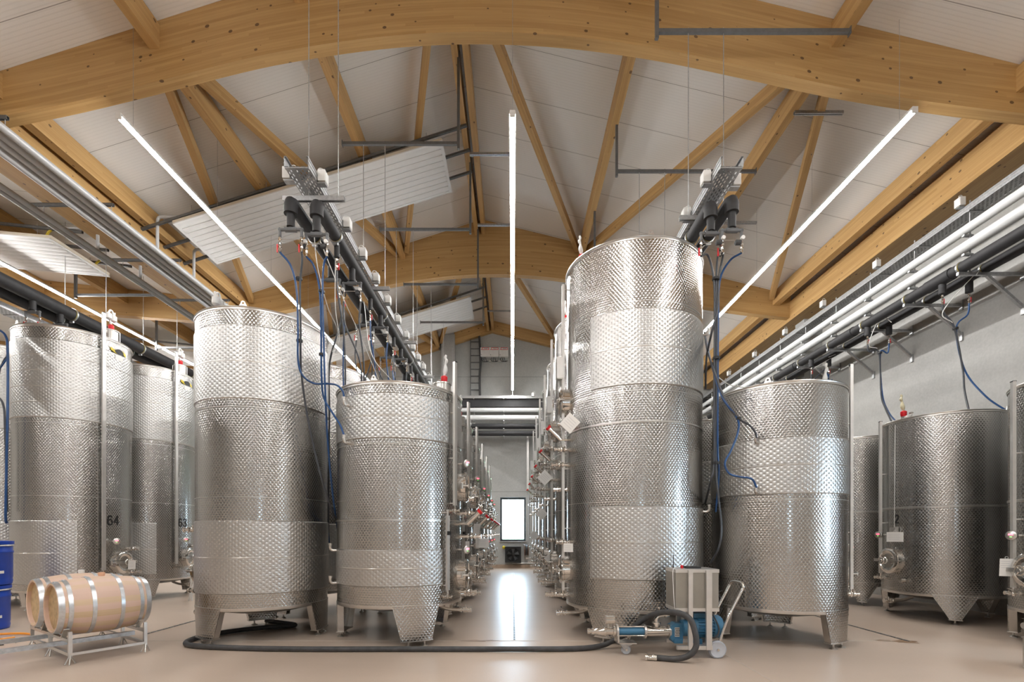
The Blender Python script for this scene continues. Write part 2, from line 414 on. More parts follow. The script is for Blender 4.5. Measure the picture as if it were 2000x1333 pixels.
# window in the end wall
wf = MB(); t = 0.085; wy = YB + 0.14
cxw, czw = (WX0 + WX1) / 2, (WZ0 + WZ1) / 2
for c, s_ in (((WX0 + t / 2, wy, czw), (t, .1, WZ1 - WZ0)), ((WX1 - t / 2, wy, czw), (t, .1, WZ1 - WZ0)), ((cxw, wy, WZ0 + t / 2), (WX1 - WX0 - 2 * t, .1, t)), ((cxw, wy, WZ1 - t / 2), (WX1 - WX0 - 2 * t, .1, t))): wf.box(c, s_)
win = struct(wf, 'window_1', 'window_frame_grey')
MB().box((cxw, wy, czw), (WX1 - WX0 - 2 * t, .02, WZ1 - WZ0 - 2 * t)).build('pane', 'window_glass', win)
MB().box((cxw, YB - .015, WZ0 - .015), (WX1 - WX0 + .06, .07, .03)).build('window_sill', 'aluminium', win)
struct(MB().box(((XL + XR) / 2, YB - .02, .07), (XR - XL, .04, .14)), 'baseboard_back', 'base_coving')
struct(MB().box(((XL + XR) / 2, 90, -0.6), (120, 130, .4)), 'ground_outside', 'meadow_green')

# glulam arch beams: lower edge read off the photograph (x, height above the camera)
ARCH = [(-7.62, 5.98), (-7.42, 6.03), (-6.4, 6.24), (-5.21, 6.53), (-4.05, 6.83), (-3.27, 6.995), (-2.23, 7.155), (-1.3, 7.24), (-0.27, 7.26), (0.9, 7.19), (2.22, 7.0), (3.51, 6.73), (4.81, 6.45), (6.2, 6.23), (7.41, 6.08), (7.8, 6.04)]
def sarch(x):
    P = [Vector((a, b, 0)) for a, b in ARCH]; S = spline(P, 6)
    return interp([(p.x, p.y) for p in S], x) + H
def arch(y0, th, x0, x1, low, label):
    mb = MB(); xs = [x0 + (x1 - x0) * i / 60 for i in range(61)] + [RX, ]
    xs = sorted(set(x for x in xs if x0 <= x <= x1)); R = []; acc = []; s_ = 0
    for i, x in enumerate(xs):
        zb = low(x); zt = roofz(x) - 0.004
        if i: s_ += math.hypot(x - xs[i - 1], zb - low(xs[i - 1]))
        acc.append(s_); R.append([Vector((x, y0, zb)), Vector((x, y0 + th, zb)), Vector((x, y0 + th, zt)), Vector((x, y0, zt))])
    def uv(i, k):
        z = R[i][2].z - R[i][0].z
        return (acc[i] + y0, [0, th, th + z, 2 * th + z][k % 4] if k < 4 else (2 * th + 2 * z)) if k != 0 else (acc[i] + y0, 0)
    vs = [p for r in R for p in r]; fs = []; us = []
    for i in range(len(R) - 1):
        z = R[i][2].z - R[i][0].z; z2 = R[i + 1][2].z - R[i + 1][0].z; a, b = acc[i] + y0, acc[i + 1] + y0
        q = i * 4
        fs += [(q, q + 4, q + 5, q + 1), (q + 1, q + 5, q + 6, q + 2), (q + 2, q + 6, q + 7, q + 3), (q + 3, q + 7, q + 4, q)]
        us += [[(a, 0), (b, 0), (b, -th), (a, -th)], [(a, 0), (b, 0), (b, z2), (a, z)], [(a, 0), (b, 0), (b, th), (a, th)], [(a, z), (b, z2), (b, 0), (a, 0)]]
    fs += [(0, 1, 2, 3), tuple(len(vs) - 4 + k for k in (3, 2, 1, 0))]; us += [None, None]
    mb.add(vs, fs, us)
    return tag(mb.build('arch_beam', 'spruce', None, True, 30), label, 'beam', 'curved glulam roof beams', 'structure')
arch(7.0, 0.18, -7.62, 7.8, sarch, 'big curved laminated timber beam nearest the camera, across the top of the picture')
arch(13.55, 0.18, -7.62, 7.8, sarch, 'second curved laminated timber beam, over the middle of the tank rows')
arch(0.4, 0.18, -7.62, 7.8, sarch, 'curved laminated timber beam above the camera')
arch(-6.1, 0.18, -7.62, 7.8, sarch, 'curved laminated timber beam behind the camera')
for a, b, l in ((-7.62, -2.98, 'straight timber rafter against the end wall left of the concrete column'), (-2.41, 7.8, 'straight timber rafter over the window wall, right of the concrete column')):
    arch(19.98, 0.2, a, b, lambda x: roofz(x) - 0.46, l)
lo = lambda x: H + 5.93 + 0.078 * (-8.65 - x)
for y0, l in ((7.0, 'timber beam of the side hall beyond the left frame edge'), (13.55, 'timber beam of the side hall seen above the two left tanks')):
    arch(y0, 0.18, -21.8, -8.65, lo, l)
arch(19.98, 0.2, -21.8, -8.65, lambda x: roofz(x) - 0.5, 'timber rafter at the end wall of the side hall')

# longitudinal purlins and eave beams
PU = [(-7.46, .16), (-5.18, .14), (-3.08, .14), (-1.005, .11), (-0.815, .11), (1.93, .14), (4.69, .14), (7.38, .18)]
PN = ['left eave purlin', 'purlin second from the left eave', 'purlin left of the ridge pair', 'left one of the ridge pair of purlins', 'right one of the ridge pair of purlins', 'first purlin right of the ridge', 'second purlin right of the ridge', 'right eave purlin']
BAYS = [(0.58, 7.0, 'in front of the nearest arch'), (7.18, 13.55, 'between both arches'), (13.73, 19.98, 'beyond the far arch')]
for (x, wd), nm in zip(PU, PN):
    for y0, y1, bn in BAYS:
        zt = roofz(x) - SL * 0.1; dep = 0.36
        o = MB().bar((x, y0, zt - dep / 2 - .01), (x, y1, zt - dep / 2 - .01), wd, dep, off=random.random() * 40).build('roof_purlin', 'spruce', None, False)
        tag(o, 'timber %s, %s' % (nm, bn), 'purlin', 'timber roof purlins')
for (x0, x1), z0, z1, l in (((7.77, 8.35), 5.95, 6.5, 'deep timber eave beam along the right wall above the cable tray'), ((-7.98, -7.64), 6.1, 6.5, 'deep timber valley beam right of the grey pipe bundle'), ((-8.64, -8.24), 6.08, 6.5, 'deep timber valley beam left of the grey pipe bundle')):
    o = MB().bar(((x0 + x1) / 2, YF, H + (z0 + z1) / 2), ((x0 + x1) / 2, 19.98, H + (z0 + z1) / 2), x1 - x0, z1 - z0).build('eave_beam', 'spruce', None, False)
    tag(o, l, 'beam', 'timber eave beams', 'structure')
for x in (-10.85, -13.2, -15.6):
    for y0, y1, bn in BAYS:
        zt = roofz(x) - .02
        o = MB().bar((x, y0, zt - .2), (x, y1, zt - .2), .16, .4, off=random.random() * 40).build('roof_purlin', 'spruce', None, False)
        tag(o, 'timber purlin of the side hall %s, %s' % ({-10.85: 'nearest the valley', -13.2: 'second from the valley', -15.6: 'third from the valley'}[x], bn), 'purlin', 'side hall purlins')
# diagonal braces in the roof plane
def pz(x): return roofz(x) - SL * .1 - .2
for y0, y1, bn in BAYS:
    for xa, xb, l in ((-5.1, -3.2, 'left slope, second purlin to first'), (-5.3, -7.3, 'left slope, second purlin to eave'), (-1.15, -2.98, 'left slope, ridge to first purlin'),
                      (-0.7, 1.83, 'right slope, ridge to first purlin'), (4.6, 2.03, 'right slope, second purlin to first'), (4.8, 7.25, 'right slope, second purlin to eave')):
        if bn == 'in front of the nearest arch': continue
        k_ = .012; a_, b_ = xa + (xb - xa) * k_, xb - (xb - xa) * k_
        o = MB().bar((a_, y0 + .08, pz(a_)), (b_, y1 - .08, pz(b_)), .12, .2, off=random.random() * 40).build('diagonal_brace', 'spruce', None, False)
        tag(o, 'diagonal timber brace, %s, %s' % (l, bn), 'brace', 'diagonal roof braces')
# concrete columns
for x0, x1, y0, y1, z1, l in ((at(862, 0, 19.9).x, at(888, 0, 19.9).x, 19.88, 20.2, roofz(-2.7) - .02, 'concrete column at the end wall left of the wall ladder'),
                           (8.1, 8.6, 13.42, 13.85, H + 5.95, 'concrete column under the far arch at the right wall'), (8.1, 8.6, 6.87, 7.3, H + 5.95, 'concrete column under the near arch at the right wall'),
                           (-8.5, -7.75, 13.42, 13.85, H + 6.08, 'concrete column in the valley behind the left tanks'), (-8.5, -7.75, 0.3, .7, H + 6.08, 'concrete column in the valley beside the camera')):
    struct(MB().box(((x0 + x1) / 2, (y0 + y1) / 2, z1 / 2), (x1 - x0, y1 - y0, z1)), 'column', 'concrete_column', l, 'column')

# drains and joint lines let into the floor
def drain(x, y0, y1, l, cross=None):
    d = thing('floor_drain', l, 'drain', (x, (y0 + y1) / 2, 0), 0, 'floor drain channels'); L = y1 - y0
    mb = MB(); k = int(L / .12)
    for i in range(k): mb.box((0, -L / 2 + .06 + i * .12, .0025), (.028, .085, .005))
    mb.build('grate', 'drain_dark', d, False)
    m2 = MB().box((-.023, 0, .002), (.012, L, .004)).box((.023, 0, .002), (.012, L, .004))
    if cross: m2.box((0, cross - (y0 + y1) / 2, .004), (.5, .06, .006))
    m2.build('rim', 'satin_steel', d, False)
drain(0.025, 6.55, 17.5, 'long drain slot down the middle of the aisle floor', 12.0)
drain(5.3, 6.45, 16.0, 'thin drain slot in the floor between right hand tanks')
drain(-5.25, 6.9, 16.0, 'thin drain slot in the floor behind the barrels')
j = MB().box((2.54, 1.5, .0015), (.008, 9, .003)).box((0, 6.5, .0015), (10.2, .008, .003))
tag(j.build('floor_joint', 'joint_line', None, False), 'pale thin joint line in the floor by the pump trolley', 'floor joint', kind='structure')
st = MB()
for c, s_ in (((-.5, 6.5), (.22, .045)), ((-.28, 6.52), (.10, .03)), ((5.25, 6.45), (.16, .09)), ((5.0, 6.52), (.10, .05))):
    st.add([(c[0] + s_[0] * math.cos(k * .5236) * (1 + .35 * math.sin(k * 2.7)), c[1] + s_[1] * math.sin(k * .5236) * (1 + .3 * math.cos(k * 1.9)), .0022) for k in range(12)], [tuple(range(12))])
tag(st.build('floor_stain', 'stain_brown', None, False), 'brown wet stains on the floor beside the drain slots', 'stain', kind='structure')

# ================================================================== STEEL TANKS
# a tank is built with its door facing local +X, its axis on local Z
def shell(mb, R, z0, z1, seams, n=96):
    zs = [z0]
    mb.lathe([(0.02, z0 - .13), (R * .55, z0 - .09), (R * .97, z0 - .012), (R, z0)], n=n, m=1, capb=False)
    mb.lathe([(R, z0), (R, z1)], n=n, m=0, capa=False, capb=False)
    mb.lathe([(R, z1), (R * .96, z1 + .015), (R * .3, z1 + .09), (0.02, z1 + .10)], n=n, m=1, capa=False)
    mb.lathe([(R + .004, z0 - .006), (R + .006, z0 + .0), (R + .006, z0 + .035), (R + .001, z0 + .037)], n=n, m=1, capa=False, capb=False)
    for z, hgt, out in seams:
        mb.lathe([(R - .002, z - hgt), (R + out, z - hgt * .7), (R + out, z + hgt * .7), (R - .002, z + hgt)], n=n, m=1, capa=False, capb=False)
def arcshell(mb, R, za, zb, a0, a1, n=84, m=0, lines=()):
    P = []; t = .012
    prof = [(R, za), (R + t, za + .012), (R + t, zb - .012), (R, zb)]
    for z in lines: pass
    vs = []; fs = []; us = []
    for i in range(n + 1):
        a = a0 + (a1 - a0) * i / n
        for r, z in prof: vs.append((r * math.cos(a), r * math.sin(a), z))
    k = len(prof)
    for i in range(n):
        for q in range(k - 1):
            fs.append((i * k + q, (i + 1) * k + q, (i + 1) * k + q + 1, i * k + q + 1))
            A, B = (a0 + (a1 - a0) * i / n) * R, (a0 + (a1 - a0) * (i + 1) / n) * R
            us.append([(A, prof[q][1]), (B, prof[q][1]), (B, prof[q + 1][1]), (A, prof[q + 1][1])])
    if a1 - a0 < 6.28:
        for i in (0, n): fs.append(tuple(i * k + q for q in range(k))); us.append(None)
    mb.add(vs, fs, us, m)
    for z in lines:
        V = []; Fc = []
        for i in range(n + 1):
            a = a0 + (a1 - a0) * i / n
            for r, zz in ((R + t - .001, z - .009), (R + t + .003, z - .004), (R + t + .003, z + .004), (R + t - .001, z + .009)): V.append((r * math.cos(a), r * math.sin(a), zz))
        for i in range(n):
            for q in range(3): Fc.append((i * 4 + q, (i + 1) * 4 + q, (i + 1) * 4 + q + 1, i * 4 + q + 1))
        mb.add(V, Fc, None, 1)
def pol(r, a, z): return Vector((r * math.cos(a), r * math.sin(a), z))
def leg(parent, R, z0, a, top, bot, zb=.085):
    """curved trapezoid plate with folded side flanges, a sole plate and two screw feet"""
    mb = MB(); n = 10; zt = z0 + .03; V = []; Us = []
    for i in range(n + 1):
        t = i / n * 2 - 1
        for r in (R + .008, R - .004):
            for z, hw in ((zb, bot), (zt, top)): V.append(pol(r, a + t * hw, z)); Us.append(((a + t * hw) * R, z))
    fs = []
    for i in range(n):
        q = i * 4; p = q + 4; fs += [(q, p, p + 1, q + 1), (q + 2, q + 3, p + 3, p + 2), (q, q + 2, p + 2, p), (q + 1, p + 1, p + 3, q + 3)]
    fs += [(0, 1, 3, 2), (n * 4, n * 4 + 2, n * 4 + 3, n * 4 + 1)]
    mb.add(V, fs, [[Us[k] for k in f] for f in fs], 0)
    for sg in (-1, 1):
        P = []
        for r0, r1 in ((R + .008, R - .085),):
            for z, hw in ((zb, bot), (zt, top)):
                for r in (r0, r1):
                    for e in (0, -.006): P.append(pol(r, a + sg * (hw + e / R), z))
        mb.add(P, [(0, 2, 6, 4), (1, 5, 7, 3), (0, 4, 5, 1), (2, 3, 7, 6), (0, 1, 3, 2), (4, 6, 7, 5)], None, 1)
    V = []; fs = []
    for i in range(n + 1):
        t = i / n * 2 - 1
        for r in (R + .016, R - .09):
            for z in (zb - .012, zb): V.append(pol(r, a + t * (bot + .012), z))
    for i in range(n):
        q = i * 4; p = q + 4; fs += [(q, p, p + 1, q + 1), (q + 2, q + 3, p + 3, p + 2), (q, q + 2, p + 2, p), (q + 1, p + 1, p + 3, q + 3)]
    fs += [(0, 1, 3, 2), (n * 4, n * 4 + 2, n * 4 + 3, n * 4 + 1)]
    mb.add(V, fs, None, 1)
    lg = mb.build('leg', ['marbled_steel', 'satin_steel'], parent)
    for sg in ((-.55, .55) if bot > .09 else (0,)):
        c = pol(R - .03, a + sg * bot, 0)
        f = MB().cyl(c + Vector((0, 0, .012)), c + Vector((0, 0, zb)), .011, n=8).lathe([(.045, 0), (.045, .006), (.014, .03)], c, n=16)
        f.lathe([(.02, zb - .02), (.02, zb - .012)], c, n=6)
        f.build('foot', 'satin_steel', lg)
def valve(mb, p, d, L=.16, r=.026, handle=True, m=0):
    p = Vector(p); d = Vector(d).normalized()
    mb.cyl(p, p + d * L, r * .8, n=14, m=m)
    for t, k, l in ((.05, 1.35, .02), (.38, 1.5, .022), (.72, 1.5, .022), (.98, 1.3, .025)): mb.cyl(p + d * (L * t - l / 2), p + d * (L * t + l / 2), r * k, n=14, m=m)
    mb.ball(p + d * L * .55, r * 1.35, m, 10)
    if handle:
        q = p + d * L * .55; s_ = d.cross(Vector((0, 0, 1)))
        if s_.length < .1: s_ = Vector((1, 0, 0))
        mb.cyl(q, q + Vector((0, 0, r * 2.2)), r * .35, n=8, m=m); mb.bar(q + Vector((0, 0, r * 2.2)), q + Vector((0, 0, r * 2.6)) + s_.normalized() * .09, .018, .006, m)
def hatch(parent, R, z, rad=.2, a=0.0):
    t = thing('hatch', None, None); t.parent = parent; t.location = pol(R - .03, a, z); t.rotation_euler = (0, 0, a)
    MB().lathe([(rad, 0), (rad, .09), (rad + .014, .095), (rad + .014, .115), (rad - .01, .118)], (0, 0, 0), (1, 0, 0), 40, capb=False).build('collar', 'polished_steel', t)
    MB().lathe([(rad + .004, .118), (rad + .006, .13), (rad - .012, .142), (rad * .82, .147), (rad * .78, .128), (rad * .4, .108), (.01, .104)], (0, 0, 0), (1, 0, 0), 40).build('door', 'polished_steel', t)
    b = MB()
    b.bar((.165, -rad - .05, 0), (.165, rad + .03, 0), .05, .012, up=(1, 0, 0)); b.cyl((.08, -rad - .04, -.04), (.08, -rad - .04, .04), .016)
    b.cyl((.08, -rad - .04, 0), (.165, -rad - .04, 0), .012); b.cyl((.09, rad + .02, 0), (.19, rad + .02, 0), .01)
    b.lathe([(.05, .17), (.058, .18), (.05, .19)], (0, .0, 0), (1, 0, 0), 24)
    b.build('clamp_arm', 'satin_steel', t)
    k = MB(); k.cyl((.10, 0, 0), (.235, 0, 0), .013); k.torus((.24, 0, 0), (1, 0, 0), .058, .010, 24, 8); k.lathe([(.02, .225), (.026, .24), (.02, .25)], (0, 0, 0), (1, 0, 0), 16)
    for i in range(3): k.cyl((.24, 0, 0), (.24, .058 * math.cos(i * 2.094), .058 * math.sin(i * 2.094)), .006, n=6)
    k.build('handwheel', 'polished_steel', t)
    return t
def neck_and_lock(parent, R, zt, lockm='white_plastic', r=.115, off=.70, style=0, h=.19):
    c = Vector((R * off, 0, zt + .02))
    mb = MB(); mb.lathe([(r, -.05), (r, h), (r + .014, h), (r + .014, h + .018), (r - .02, h + .024), (.02, h + .03)], c, n=32)
    mb.cyl(c + Vector((-.05, .03, h)), c + Vector((-.05, .03, h + .06)), .016, n=10); mb.lathe([(.03, h + .06), (.034, h + .075), (.02, h + .085)], c + Vector((-.05, .03, 0)), n=14)
    for k in range(4): mb.cyl(c + pol(r + .02, k * 1.57 + .5, .02), c + pol(r + .02, k * 1.57 + .5, h + .01), .007, n=6)
    mb.build('tank_neck', 'satin_steel', parent)
    q = c + Vector((.03, -.03, h + .02))
    lk = MB()
    if style == 0:      # slender glass lock with a bulb and a curled tip
        P = spline([q + Vector((0, 0, .09)), q + Vector((.01, 0, .14)), q + Vector((.02, -.005, .20)), q + Vector((.02, -.01, .26)), q + Vector((.035, -.015, .31)), q + Vector((.02, -.02, .35)), q + Vector((.03, -.02, .39))], 5)
        rr_ = [.014, .014, .015, .018, .022, .026, .03, .032, .033, .032, .030, .027, .024, .020, .017, .015, .016, .019, .022, .024, .023, .020, .017, .015, .015, .016, .018, .018, .016, .014, .012]
        lk.tube(P, [rr_[min(k, len(rr_) - 1)] for k in range(len(P))], 12)
    else:               # twin chamber lock
        lk.tube(spline([q + Vector((0, -.0, .10)), q + Vector((0, -.03, .16)), q + Vector((0, -.06, .25)), q + Vector((0, -.03, .36)), q + Vector((0, .03, .36)), q + Vector((0, .06, .25)), q + Vector((0, .05, .18))], 5), .016, 10)
        lk.lathe([(.02, .17), (.05, .2), (.05, .29), (.02, .31)], q + Vector((0, -.055, 0)), n=14).lathe([(.02, .16), (.052, .19), (.052, .28), (.018, .30)], q + Vector((0, .06, 0)), n=14)
        lk.cyl(q + Vector((0, .075, .28)), q + Vector((0, .08, .36)), .015, n=8)
    lo = lk.build('fermentation_lock', lockm, parent)
    MB().lathe([(.036, .02), (.036, .0), (.046, .03), (.048, .085), (.03, .10)], q, n=18).build('bung', 'red_plastic', lo)
    MB().lathe([(.035, -.02), (.035, .03), (.045, .03), (.045, .04)], q, n=18).build('spigot', 'satin_steel', lo)
def gauge(parent, R, a, z0, z1, boxz=None, sq=.05, tube2=None):
    mb = MB(); p = pol(R + .075, a, 0); rot = Matrix.Rotation(a, 3, 'Z')
    for (sx, sy, ox, oy) in ((.004, sq, .017, 0), (.034, .004, 0, sq / 2), (.034, .004, 0, -sq / 2)):
        mb.box(p + rot @ Vector((ox, oy, (z0 + z1) / 2)), (sx, sy, z1 - z0), 0, rot)
    mb.cyl(p + Vector((0, 0, z0 - .03)), p + Vector((0, 0, z1 - .02)), .012, n=8)
    k = int((z1 - z0) / .9) + 1
    for i in range(k + 1):
        z = z0 + .03 + (min(z1, 99) - z0 - .1) * i / k
        if z < parent['ztop'] - .02: mb.cyl(pol(R - .01, a, z), p + Vector((0, 0, z)), .008, n=8)
    mb.box(p + Vector((0, 0, z1)), (.045, .05, .012), 1, rot)
    mb.build('level_gauge', ['aluminium', 'ink_black'], parent)
    v = MB(); valve(v, pol(R - .01, a, z0 - .07), pol(1, a, 0), .17, .02); v.cyl(p + Vector((0, 0, z0 - .07)), p + Vector((0, 0, z0)), .014, n=8); v.cyl(p + Vector((0, 0, z0 - .11)), p + Vector((0, 0, z0 - .06)), .018, n=10)
    v.build('gauge_valve', 'polished_steel', parent)
    if boxz:
        q = pol(R + .13, a, boxz)
        MB().box(q, (.09, .12, .30), 0, rot).box(q + Vector((0, 0, -.155)), (.075, .1, .012), 0, rot).build('control_box', 'aluminium', parent)
def lifting_eye(mb, R, zt, a):
    rot = Matrix.Rotation(a, 4, 'Z')
    P = [(-.055, 0), (.055, 0), (.022, .075), (-.022, .075)]
    ring = [(.014 * math.cos(k * .785), .052 + .014 * math.sin(k * .785)) for k in range(8)]
    # plate with a hole: quads between the outline and the ring
    out = [(.045, .022), (.03, .06), (.02, .078), (-.0, .082), (-.02, .078), (-.03, .06), (-.045, .022), (0, .0)]
    out = [(.032, .045), (.022, .075), (0, .084), (-.022, .075), (-.032, .045), (-.055, 0), (0, 0), (.055, 0)]
    V = []
    for x in (-.005, .005):
        for o in (ring, out):
            for b, z in o: V.append(rot @ Vector((R - .01 + x, b, zt + z)))
    fs = []
    for k in range(8):
        l = (k + 1) % 8
        fs += [(k, l, 8 + l, 8 + k), (16 + k, 24 + k, 24 + l, 16 + l), (8 + k, 8 + l, 24 + l, 24 + k), (k, 16 + k, 16 + l, l)]
    mb.add(V, fs)
def display(parent, R, a, z, turn=0.0):
    p = pol(R, a, z); d0 = pol(1, a, 0); d = pol(1, a + turn, 0); e = MB(); s_ = Vector((-math.sin(a), math.cos(a), 0))
    e.cyl(p - d0 * .02, p + d0 * .09, .012, n=8); q = p + d0 * .09 + d * .0
    fd = (d * .55 - s_ * .0 + Vector((0, 0, 0)))
    e.cyl(q, q + d * .05, .055, n=24); e.lathe([(.055, .05), (.058, .055), (.045, .062)], q, d, 24)
    o = e.build('temperature_display', 'satin_steel', parent)
    rot = Matrix.Rotation(a + turn, 3, 'Z')
    MB().box(q + d * .062 + Vector((0, 0, .012)), (.004, .05, .022), 0, rot).build('screen', 'led_red', o, False)
    MB().box(q + d * .062 + Vector((0, 0, -.018)), (.004, .022, .012), 0, rot).build('lamp', 'led_green', o, False)
def stub_pipe(parent, R, a, z, nm='jacket_connection'):
    mb = MB(); d = pol(1, a, 0); p = pol(R - .01, a, z)
    mb.tube(spline([p, p + d * .06, p + d * .085 + Vector((0, 0, .03)), p + d * .085 + Vector((0, 0, .085))], 4), .019, 10); mb.cyl(p + d * .085 + Vector((0, 0, .07)), p + d * .085 + Vector((0, 0, .095)), .025, n=8)
    mb.build(nm, 'satin_steel', parent)

def tank(name, label, group, loc, rz, R, z0, z1, jackets, seams, legs, kit, rim_r=.013):
    t = thing(name, label, 'tank', loc, rz, group); t['ztop'] = z1
    mb = MB(); shell(mb, R, z0, z1, seams); mb.build('shell', ['marbled_steel', 'satin_steel'], t)
    for za, zb, gap, lines in jackets:
        j = MB(); arcshell(j, R + .001, za, zb, gap, 2 * math.pi - gap if gap > 0 else 2 * math.pi, lines=lines); j.build('cooling_jacket', ['dimpled_steel', 'satin_steel'], t)
    rm = MB(); rm.torus((0, 0, z1), (0, 0, 1), R + .004, rim_r, 96, 8)
    rm.lathe([(R + .002, z1 - .035), (R + .009, z1 - .03), (R + .009, z1)], n=96, capa=False, capb=False); rm.build('top_rim', 'satin_steel', t)
    for a in legs[0]: leg(t, R, z0, R_(a), legs[1], legs[2])
    for a in kit.get('eyes', (90, 270)):
        e = MB(); lifting_eye(e, R, z1, R_(a)); e.build('lifting_eye', 'satin_steel', t, False)
    for z, rad in kit['hatches']: hatch(t, R, z, rad)
    neck_and_lock(t, R, z1, kit.get('lock', 'white_plastic'), style=kit.get('style', 0), off=kit.get('off', .70), r=kit.get('neck', (.115, .19))[0], h=kit.get('neck', (.115, .19))[1])
    g = kit['gauge']; gauge(t, R, R_(g[0]), g[1], g[2], g[3] if len(g) > 3 else None)
    for z, a, L, hd in kit['valves']:
        v = MB(); valve(v, pol(R - .01, R_(a), z), pol(1, R_(a), 0), L, .028, hd); v.build('valve', 'polished_steel', t)
    for z, a in kit.get('tubes', ()):   # slanting sampling tube closed by a red cap
        p = pol(R - .01, R_(a), z); d = pol(1, R_(a), 0); q = p + d * .12
        v = MB().cyl(p, q + d * .02, .018, n=10); e1 = q + d * .16 + Vector((0, 0, .15)); v.cyl(q, e1, .034, n=16); v.lathe([(.04, -.012), (.04, .012)], e1, e1 - q, 16)
        o = v.build('sampling_tube', 'polished_steel', t); u_ = (e1 - q).normalized()
        MB().cyl(e1 + u_ * .005, e1 + u_ * .05, .038, .045, 16).build('cap', 'red_plastic', o)
    for z, a in kit.get('displays', ()): display(t, R, R_(a), z, kit.get('turn', -.7))
    # bottom drain with cock and hanging chain cap
    dz = z0 - .10; v = MB(); v.tube(spline([Vector((R * .6, 0, dz + .02)), Vector((R * .78, 0, dz - .03)), Vector((R * .95, 0, dz - .04)), Vector((R * 1.02, 0, dz - .04))], 4), .025, 12)
    valve(v, (R * 1.0, 0, dz - .04), (1, 0, 0), .15, .03); v.build('drain_valve', 'polished_steel', t)
    for a, z in kit.get('stubs', ()): stub_pipe(t, R + .012, R_(a), z)
    return t

# --- small tanks left of the aisle
kA = dict(hatches=[(.87, .2), (2.10, .2)], gauge=(-27, 1.82, 3.74), displays=[(1.22, -8), (2.42, -8)], tubes=[(1.58, -6)],
          valves=[(1.73, -3, .26, True), (1.40, 2, .30, True), (.62, -2, .24, False), (.57, 8, .20, True), (1.95, 14, .2, False)], stubs=[(-125, 3.08), (-125, 2.60), (-155, 1.22), (-155, .78)], style=0, eyes=(-100, 80))
tA = tank('steel_tank', 'short steel tank with two cooling jackets, foremost of the row left of the aisle', 'steel tanks left of the aisle', (-1.595, 6.89, 0), 0, .851, .50, 3.35,
          [(2.64, 3.21, 0, (2.93,)), (.77, 1.24, R_(38), (1.0,))], [(2.58, .006, .003), (1.615, .012, .010)], ((180, 60, -63), R_(21), R_(13.5)), kA)
gA = MB(); # lower gauge of the near tank
ROWA = [tA]; YA = [6.89, 8.87, 10.85, 12.83, 14.81, 16.79]
# --- tall tanks behind them
kB = dict(hatches=[(.92, .2)], gauge=(-20, .8, 4.7), displays=[(1.3, -10)], valves=[(.62, 0, .26, True), (1.5, 8, .24, True)], stubs=[(-60, 3.2), (-60, 1.7)], style=1, off=.78, eyes=(100, 280))
tB = tank('steel_tank', 'tall steel tank with a wide dimpled jacket on top, left of the short aisle tank', 'tall steel tanks behind the left aisle row', (-3.59, 7.01, 0), math.pi, .85, .45, 4.34,
          [(3.17, 4.12, 0, (3.65,)), (.66, 1.61, 0, (1.13,))], [(3.07, .005, .003), (1.915, .005, .003)], ((180, 60, -60), R_(21), R_(13.5)), kB)
# --- very tall tanks right of the aisle
kC = dict(hatches=[(.92, .2), (3.36, .2)], gauge=(5, .62, 5.06, 3.84), displays=[], tubes=[(2.80, 6)], valves=[(2.44, 6, .26, True), (2.65, 10, .24, True), (1.32, 8, .2, True), (.56, 3, .34, True), (2.1, -6, .2, False), (3.0, 12, .2, True)],
          stubs=[(155, 4.2), (155, 1.75)], style=0, off=.74, eyes=(90, 270))
tC = tank('steel_tank', 'tallest steel tank, foremost of the row right of the aisle, behind the pump trolley', 'tallest steel tanks right of the aisle', (1.766, 7.12, 0), math.pi, .96, .42, 5.24,
          [(3.35, 4.33, R_(42), (3.84,)), (.84, 1.80, R_(42), (1.33,))], [(4.42, .004, .003), (3.28, .004, .002), (2.88, .014, .011), (1.86, .004, .003)], ((180, 60, -60), R_(22), R_(14)), kC, .016)
# --- short tank at the right, back to back with them
kD = dict(hatches=[(.9, .2)], gauge=(-17, .7, 3.72), displays=[(1.25, -8)], valves=[(.62, 0, .26, True), (1.5, 8, .2, True)], stubs=[(-133, 2.60), (-133, 1.96)], style=0, off=.74, neck=(.075, .05), eyes=(-125, 55))
tD = tank('steel_tank', 'short wide steel tank with a dimpled middle band, right of the pump trolley', 'short steel tanks behind the right aisle row', (3.69, 6.77, 0), 0, .831, .45, 3.33,
          [(1.937, 2.645, 0, (2.30,))], [(1.87, .005, .003)], ((180, 60, -60), R_(19), R_(13)), kD)
# --- plain marbled tanks along the right wall
kE = dict(turn=.7, neck=(.06, .05), hatches=[(.98, .21)], gauge=(-15, .74, 3.42), displays=[(1.42, -14)], valves=[(1.42, 9, .12, False), (.66, 14, .10, False)], style=0, lock='cream_plastic', off=.72, eyes=(120, 300))
tE = tank('steel_tank', 'plain steel tank numbered 2 standing by the right wall', 'plain steel tanks along the right wall', (7.38, 8.32, 0), math.pi, .828, .43, 3.37,
          [], [(1.874, .02, .008)], ((180, 60, -60), R_(20), R_(5)), kE)
# --- tall tanks at the left
kF = dict(hatches=[(.9, .2)], gauge=(-23, .77, 5.46), displays=[(1.30, -10)], valves=[(.72, 4, .34, True), (1.15, 14, .2, False)], style=1, off=.8, eyes=(-110, 70))
tF = tank('steel_tank', 'tall steel tank numbered 64 directly behind the barrels', 'tall steel tanks at the left', (-8.28, 9.15, 0), 0, .85, .42, 5.05,
          [(3.45, 4.82, 0, (3.72, 3.99, 4.26, 4.53)), (.56, 1.67, R_(46), (1.1,))], [(3.37, .004, .003), (2.1, .004, .003)], ((180, 60, -60), R_(19), R_(12)), kF)

